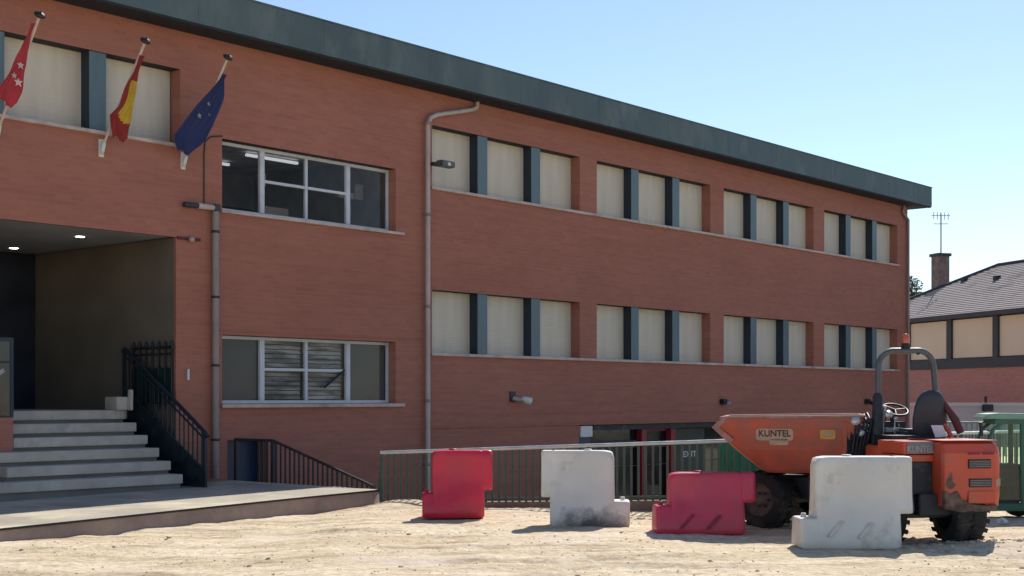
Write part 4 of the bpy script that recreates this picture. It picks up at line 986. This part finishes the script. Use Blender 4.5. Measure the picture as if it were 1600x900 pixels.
# controls: column, steering wheel, levers, gauges
b = MB(FR); b.tube([(1.30, -0.30, 1.05), (1.18, -0.27, 1.44)], 0.03, 8); b.box(1.20, 1.42, -0.42, -0.05, 1.05, 1.32); b.build('console', MT['chassis'], D)
b = MB(FR); c_ = Vector((1.16, -0.27, 1.46)); ax_ = Vector((-0.45, 0, 0.9)).normalized(); u_ = ax_.orthogonal().normalized(); v_ = ax_.cross(u_)
b.tube([tuple(c_ + (u_*cos(a)+v_*sin(a))*0.15) for a in [2*pi*k/20 for k in range(21)]], 0.015, 6, False)
for k in range(3): a = 2*pi*k/3; b.tube([tuple(c_), tuple(c_+(u_*cos(a)+v_*sin(a))*0.15)], 0.010, 5)
b.build('steering_wheel', MT['black'], D)
rnd2 = random.Random(5)
for i in range(9):
    y = -0.10 - rnd2.random()*0.24; x = 1.0 + rnd2.random()*0.3; z = 1.18 + rnd2.random()*0.32
    b = MB(FR); b.tube([(x, y, 1.12), (x-0.04, y+rnd2.uniform(-.03, .03), z)], 0.008, 5); b.lathe((x-0.04, y, z), (rnd2.uniform(-.4, .4), rnd2.uniform(-.4, .4), 1), [(0, -0.02), (0.024, -0.01), (0.026, 0.02), (0, 0.035)], 8)
    b.build('control_lever', MT['chrome'] if i % 3 else MT['black'], D)
b = MB(FR); b.lathe((1.05, -0.13, 1.40), (-0.9, 0, 0.4), [(0, 0), (0.045, 0), (0.05, 0.03), (0, 0.035)], 14); b.build('gauge', MT['chrome'], D)
b = MB(FR); b.box(1.02, 1.10, -0.30, -0.10, 1.20, 1.25); b.build('gauge_panel', MT['lamp_grey'], D)
b = MB(FR); b.box(0.95, 1.15, -0.5, -0.32, 1.14, 1.23); b.build('side_console', MT['lamp_grey'], D, 0.01)
# hoses and headlight between skip and roll bar
b = MB(FR); b.box(1.12, 1.40, 0.06, 0.34, 0.62, 1.24); b.build('front_panel', MT['black'], D, 0.03)
b = MB(FR); b.box(1.2, 1.8, -0.30, 0.20, 0.40, 1.0); b.build('pump_housing', MT['black'], D, 0.03)
for k in range(5):
    b = MB(FR); b.tube([(1.10+0.02*k, 0.30-0.05*k, 0.95), (1.05, 0.28-0.05*k, 1.25+0.02*k), (1.22, 0.22-0.04*k, 1.36+0.015*k), (1.45, 0.25-0.04*k, 1.20)], 0.014, 6); b.build('hydraulic_hose', MT['black'], D)
for x, y, z, rr in ((1.08, 0.27, 1.33, 0.055), (1.09, 0.20, 1.19, 0.042)):
    b = MB(FR); b.lathe((x, y, z), (-0.9, 0.3, 0.2), [(0, -0.05), (rr*0.85, -0.04), (rr, 0.03), (0, 0.035)], 14); b.build('headlight', MT['chrome'], D)
b = MB(FR); b.tube([(1.12, 0.30, 1.36), (1.10, 0.22, 1.30), (1.10, 0.10, 1.27)], 0.018, 6); b.build('grab_handle', MT['white'], D)

# ------------------------------------------------------------------ green machine at the right edge
GM = thing('green_machine', 'green cabbed site machine partly hidden at the right behind the dumper', 'machine', (6.98, 18.3, 0), radians(-4)); GM.scale = (1, 0.7, 1)
def g_tube(name, pts, r, mat=MT['mach_green'], par=None, seg=8): b = MB(); b.tube(pts, r, seg); return b.build(name, mat, par or GM)
b = MB(); b.prism([(-0.70, 1.33), (-0.66, 1.385), (-0.5, 1.40), (0.9, 1.37), (0.95, 1.33), (0.9, 1.31), (-0.5, 1.32)], 'y', -0.1, 0.75); cr = b.build('cab_roof', MT['mach_roof'], GM, 0.01)
b = MB(); b.box(-0.56, 0.9, -0.09, 0.74, 1.255, 1.315); b.build('roof_frame', MT['mach_green'], cr)
for y in (-0.06, 0.70):
    g_tube('front_post', [(-0.44, y, 1.29), (-0.58, y, 1.18), (-0.68, y, 0.93), (-0.72, y, 0.55), (-0.66, y, 0.30)], 0.026)
    g_tube('centre_post', [(-0.20, y, 1.29), (-0.20, y, 0.7), (-0.19, y, 0.18)], 0.036)
    g_tube('rear_post', [(0.80, y, 1.29), (0.40, y, 1.26), (0.60, y, 0.95), (0.52, y, 0.75), (0.26, y, 0.25), (0.10, y, 0.16)], 0.034)
b = MB(); b.box(-0.68, 0.24, -0.09, 0.74, 0.10, 0.20); b.build('door_sill', MT['mach_green'], GM, 0.01)
b = MB(); b.box(-0.18, 0.55, -0.075, -0.045, 0.74, 0.79); b.build('door_bar', MT['mach_green'], GM, 0.01)
for (pts) in ([(-0.42, 1.28), (-0.22, 1.28), (-0.22, 0.25), (-0.60, 0.25), (-0.66, 0.9)], [(-0.17, 1.28), (0.42, 1.25), (0.58, 0.95), (0.50, 0.80), (-0.17, 0.80)]):
    b = MB(); b.prism(pts, 'y', -0.055, -0.050); b.build('cab_window', MT['cab_glass'], GM)
b = MB(); b.prism([(-0.42, 1.28), (0.42, 1.25), (0.58, 0.95), (0.50, 0.80), (-0.66, 0.80)], 'y', 0.70, 0.705); b.build('cab_window', MT['cab_glass'], GM)
b = MB(); b.box(-0.15, 0.22, 0.18, 0.50, 0.42, 0.52); b.box(0.14, 0.24, 0.18, 0.50, 0.5, 0.98); b.build('cab_seat', MT['seat'], GM, 0.03)
b = MB(); b.box(-0.10, 0.14, 0.0, 0.12, 0.60, 0.66); b.box(-0.06, 0.16, 0.0, 0.10, 0.52, 0.56); b.lathe((0.0, 0.05, 0.70), (0, -1, 0.2), [(0, 0), (0.04, 0), (0.04, 0.03), (0, 0.03)], 10); b.build('cab_controls', MT['chrome'], GM)
b = MB(); b.box(-0.62, -0.20, 0.0, 0.65, 0.20, 0.72); b.build('cab_base', MT['black'], GM, 0.02)
b = MB(); b.prism([(0.30, 0.20), (0.62, 0.80), (2.6, 0.80), (2.7, 0.6), (2.6, 0.25)], 'y', -0.05, 0.75); b.build('engine_body', MT['mach_green'], GM, 0.02)
b = MB(); b.prism([(-0.19, 0.22), (0.22, 0.24), (0.46, 0.72), (-0.19, 0.72)], 'y', -0.035, -0.02); b.build('door_panel', MT['cab_glass'], GM)
b = MB(); b.tube([(-0.74, -0.12, 1.10), (-0.76, -0.14, 1.28)], 0.022, 8); b.tube([(-0.62, -0.08, 1.16), (-0.75, -0.14, 1.19)], 0.008, 5); b.build('mirror', MT['black'], GM)
for (x, y) in ((-0.1, 0.72), (1.9, 0.72), (1.9, -0.02)):
    b = MB(); b.lathe((x, y, 0.20), (0, 1, 0), [(0, -0.1), (0.12, -0.1), (0.19, -0.09), (0.215, -0.05), (0.215, 0.05), (0.19, 0.09), (0.12, 0.1), (0, 0.1)], 24); b.build('wheel', MT['tyre'], GM)
for i, (x, y, r) in enumerate(((6.20, 17.4, 0.07), (6.58, 16.9, 0.08))):
    b = MB(); rnd = random.Random(20+i); vs = []
    pts = [(cos(a)*r*rnd.uniform(.7, 1.2), sin(a)*r*0.7, rnd.uniform(0, .06)) for a in [2*pi*k/7 for k in range(7)]]
    b._add(pts + [(0, 0, 0.09)], [(k, (k+1) % 7, 7) for k in range(7)])
    o = b.build('crumpled_paper', MT['litter']); o.location = (x, y, gz(x, y)+0.01)
    tag(o, ['crumpled white litter on the dirt just right of the dumper tyre', 'crumpled white litter on the dirt under the green machine at the picture edge'][i], 'litter')
rnd = random.Random(3)

# ------------------------------------------------------------------ neighbour house (own frame; x = away along facade, y = left/outwards)
NA = atan2(0.957, -0.289); NX, NY = 20.0, 53.75
H = thing('neighbour_house', 'house with grey pink tiled hip roof and dark framed cream panels beyond the school', 'house', (NX, NY, 0), NA)
# local +x away, local +y = left of heading = towards the school; walls at y<0 side inwards
T0, T1 = -16.0, 12.9
b = MB(); b.box(T0, T1, -9.4, -0.35, 0, 2.85); b.build('wall', MT['brick_far'], H)
b = MB(); b.box(T0, T1, -9.3, -0.45, 2.851, 5.0); b.build('upper_wall', MT['far_dark'], H)
b = MB(); b.box(T0, T1+0.02, -0.44, -0.28, 2.85, 3.27); b.build('floor_band', MT['far_dark'], H)
k = 0
t0 = 5.35 + 3*3.18
cols = []; t = 5.35 - 7*3.18
while t < T1: cols.append(t); t += 3.18
for t in cols:
    b = MB(); b.box(t-0.17, t+0.17, -0.44, -0.26, 3.27, 4.97); b.build('post', MT['far_dark'], H)
    if t+0.17 < T1-0.3:
        b = MB(); b.box(t+0.18, min(t+3.01, T1), -0.44, -0.36, 3.30, 4.92); b.build('panel', MT['far_cream'], H)
b = MB(); zr = 7.70; e0 = 0.0
E = [(T0, e0, 5.15), (T1+0.5, e0, 5.15), (T1+0.5, -10, 5.15), (T0, -10, 5.15), (T0+5, -5, zr), (T1-4.5, -5, zr)]
b._add(E, [(0, 1, 5, 4), (1, 2, 5), (2, 3, 4, 5), (3, 0, 4)]); rf = b.build('roof', MT['roof_tile'], H)
b = MB(); b.box(T0, T1+0.5, -0.06, 0.02, 4.96, 5.145); b.box(T1+0.44, T1+0.52, -10, -0.06, 4.96, 5.145); b.box(T0, T1+0.44, -9.9, -0.06, 4.97, 5.0); b.build('eave', MT['far_dark'], H)
b = MB()
for i in range(24): y = -0.2*i - 0.1; z = 5.15 + (-y)*0.51 + 0.01; tt = T1+0.5 - (-y)*1.0; b.box(T0+(-y), tt, y-0.02, y+0.01, z-0.02, z+0.015)
stuff(b.build('tile_courses', MT['roof_tile'], rf))
b = MB(); b.tube([(T1+0.5, 0, 5.17), (T1-4.5, -5, 7.72), (T0+5, -5, 7.72)], 0.09, 8); b.build('ridge_tiles', MT['far_dark'], rf)
def on_house(t, w_, z): return (t, -w_, z)
b = MB(); b.box(11.25, 11.85, -4.35, -3.75, 6.0, 8.38); ch = b.build('chimney', MT['rim'], H)
b = MB(); b.box(11.18, 11.92, -4.42, -3.68, 8.38, 8.52); b.build('chimney_cap', MT['far_dark'], ch)
b = MB(); b.tube([(11.5, -4.05, 8.5), (11.5, -4.05, 10.45)], 0.035, 6)
for z, L_ in ((10.35, 0.75), (9.95, 0.55)):
    b.tube([(11.5-0.1, -4.05-L_*.6, z), (11.5+0.1, -4.05+L_*.6, z)], 0.022, 5)
for k in range(5): yy = -4.05 - 0.4 + 0.2*k; b.tube([(11.5, yy, 10.15), (11.5, yy, 10.5)], 0.018, 4)
b.build('aerial', MT['lamp_grey'], ch)
for (t, w_) in ((6.2, 3.3), (9.0, 3.6)):
    b = MB(); z = 5.15+w_*0.51; b.box(t-0.12, t+0.12, -w_-0.12, -w_+0.12, z-0.1, z+0.16); b.build('roof_vent', MT['far_dark'], rf)
b = MB(); b.tube([(4.9, -4.9, 7.6), (4.9, -4.9, 8.15), (4.9, -5.2, 8.15)], 0.05, 6); b.build('flue', MT['far_dark'], rf)
b = MB(); b.lathe((3.2, -5.0, 7.6), (0, 0, 1), [(0.25, 0), (0.25, 0.25), (0.12, 0.42), (0, 0.45)], 10); b.build('roof_cowl', MT['far_dark'], rf)

# far boundary wall with coping, small lamp, pale fence
BWt = thing('boundary_wall', 'pale rendered wall with a light coping beyond the dumper', 'wall', (10, 46, 0), 0)
b = MB(); b.box(0, 28, 0, 0.25, 0, 1.33); b.build('wall', MT['far_wall'], BWt)
b = MB(); b.box(-0.03, 28.03, -0.05, 0.30, 1.331, 1.44); b.build('coping', MT['far_cope'], BWt)
LW = thing('wall_top_lamp', 'small black lamp standing on the coping of the pale boundary wall', 'lamp', (15.85, 46.05, 1.44), 0)
b = MB(); b.tube([(0, 0, -0.22), (0, 0, 0.22)], 0.05, 8); b.build('lamp_post', MT['black'], LW)
b = MB(); b.box(-0.14, 0.2, -0.2, -0.05, -0.28, -0.05); b.build('lamp_head', MT['black'], LW, 0.02)
FF = thing('pale_fence', 'pale green barred fence in front of the boundary wall, seen past the dumper seat', 'fence', (11.5, 38.0, 0), 0)
b = MB(); b.tube([(0, 0, 0.93), (12, 0, 0.93)], 0.03, 6); b.build('top_rail', MT['far_rail'], FF)
bar = None
for i in range(80):
    if bar is None: b = MB(); b.box(-0.02, 0.02, -0.01, 0.01, 0, 0.93); bar = b.build('bar', MT['far_rail'], FF)
    else: inst(bar, FF, (i*0.15, 0, 0))

# ------------------------------------------------------------------ trees behind the house
def tree(label, x, y, h, r, seed):
    o = thing('tree', label, 'tree', (x, y, 0), 0, 'trees behind the school corner')
    rn = random.Random(seed)
    b = MB(); b.tube([(0, 0, 0), (0.1, 0, h*0.4), (0, 0.1, h*0.75)], [0.3, 0.22, 0.08], 8)
    for k in range(6):
        a = rn.uniform(0, 6.28); b.tube([(0.05, 0, h*0.4), (cos(a)*r*.5, sin(a)*r*.5, h*(0.6+rn.random()*.2))], [0.12, 0.03], 6)
    b.build('trunk', MT['bark'], o)
    b = MB(); lobes = [(rn.uniform(-r*.6, r*.6), rn.uniform(-r*.6, r*.6), h*0.72+rn.uniform(-h*.14, h*.16), rn.uniform(r*.3, r*.55)) for k in range(11)]
    for i in range(5200):
        lx, ly, lz, lr = lobes[rn.randrange(len(lobes))]
        d = Vector((rn.gauss(0, 1), rn.gauss(0, 1), rn.gauss(0, 1))).normalized() * lr * rn.random()**0.4
        c = Vector((lx, ly, lz)) + d; s_ = rn.uniform(0.07, 0.15)
        u = Vector((rn.gauss(0, 1), rn.gauss(0, 1), rn.gauss(0, 1))).normalized(); v = u.orthogonal().normalized()
        b._add([tuple(c-u*s_), tuple(c+v*s_*.6), tuple(c+u*s_), tuple(c-v*s_*.6)], [(0, 1, 2, 3)])
    b.build('crown', MT['leaf'], o)
tree('dark green tree showing between the school corner and the chimney', 22.6, 80, 9.2, 2.2, 1)
tree('smaller green tree top just left of the chimney, lower than its neighbour', 25.0, 84, 8.3, 1.6, 2)
print('tris ~', sum(len(o.data.polygons) for o in bpy.data.objects if o.type == 'MESH'))
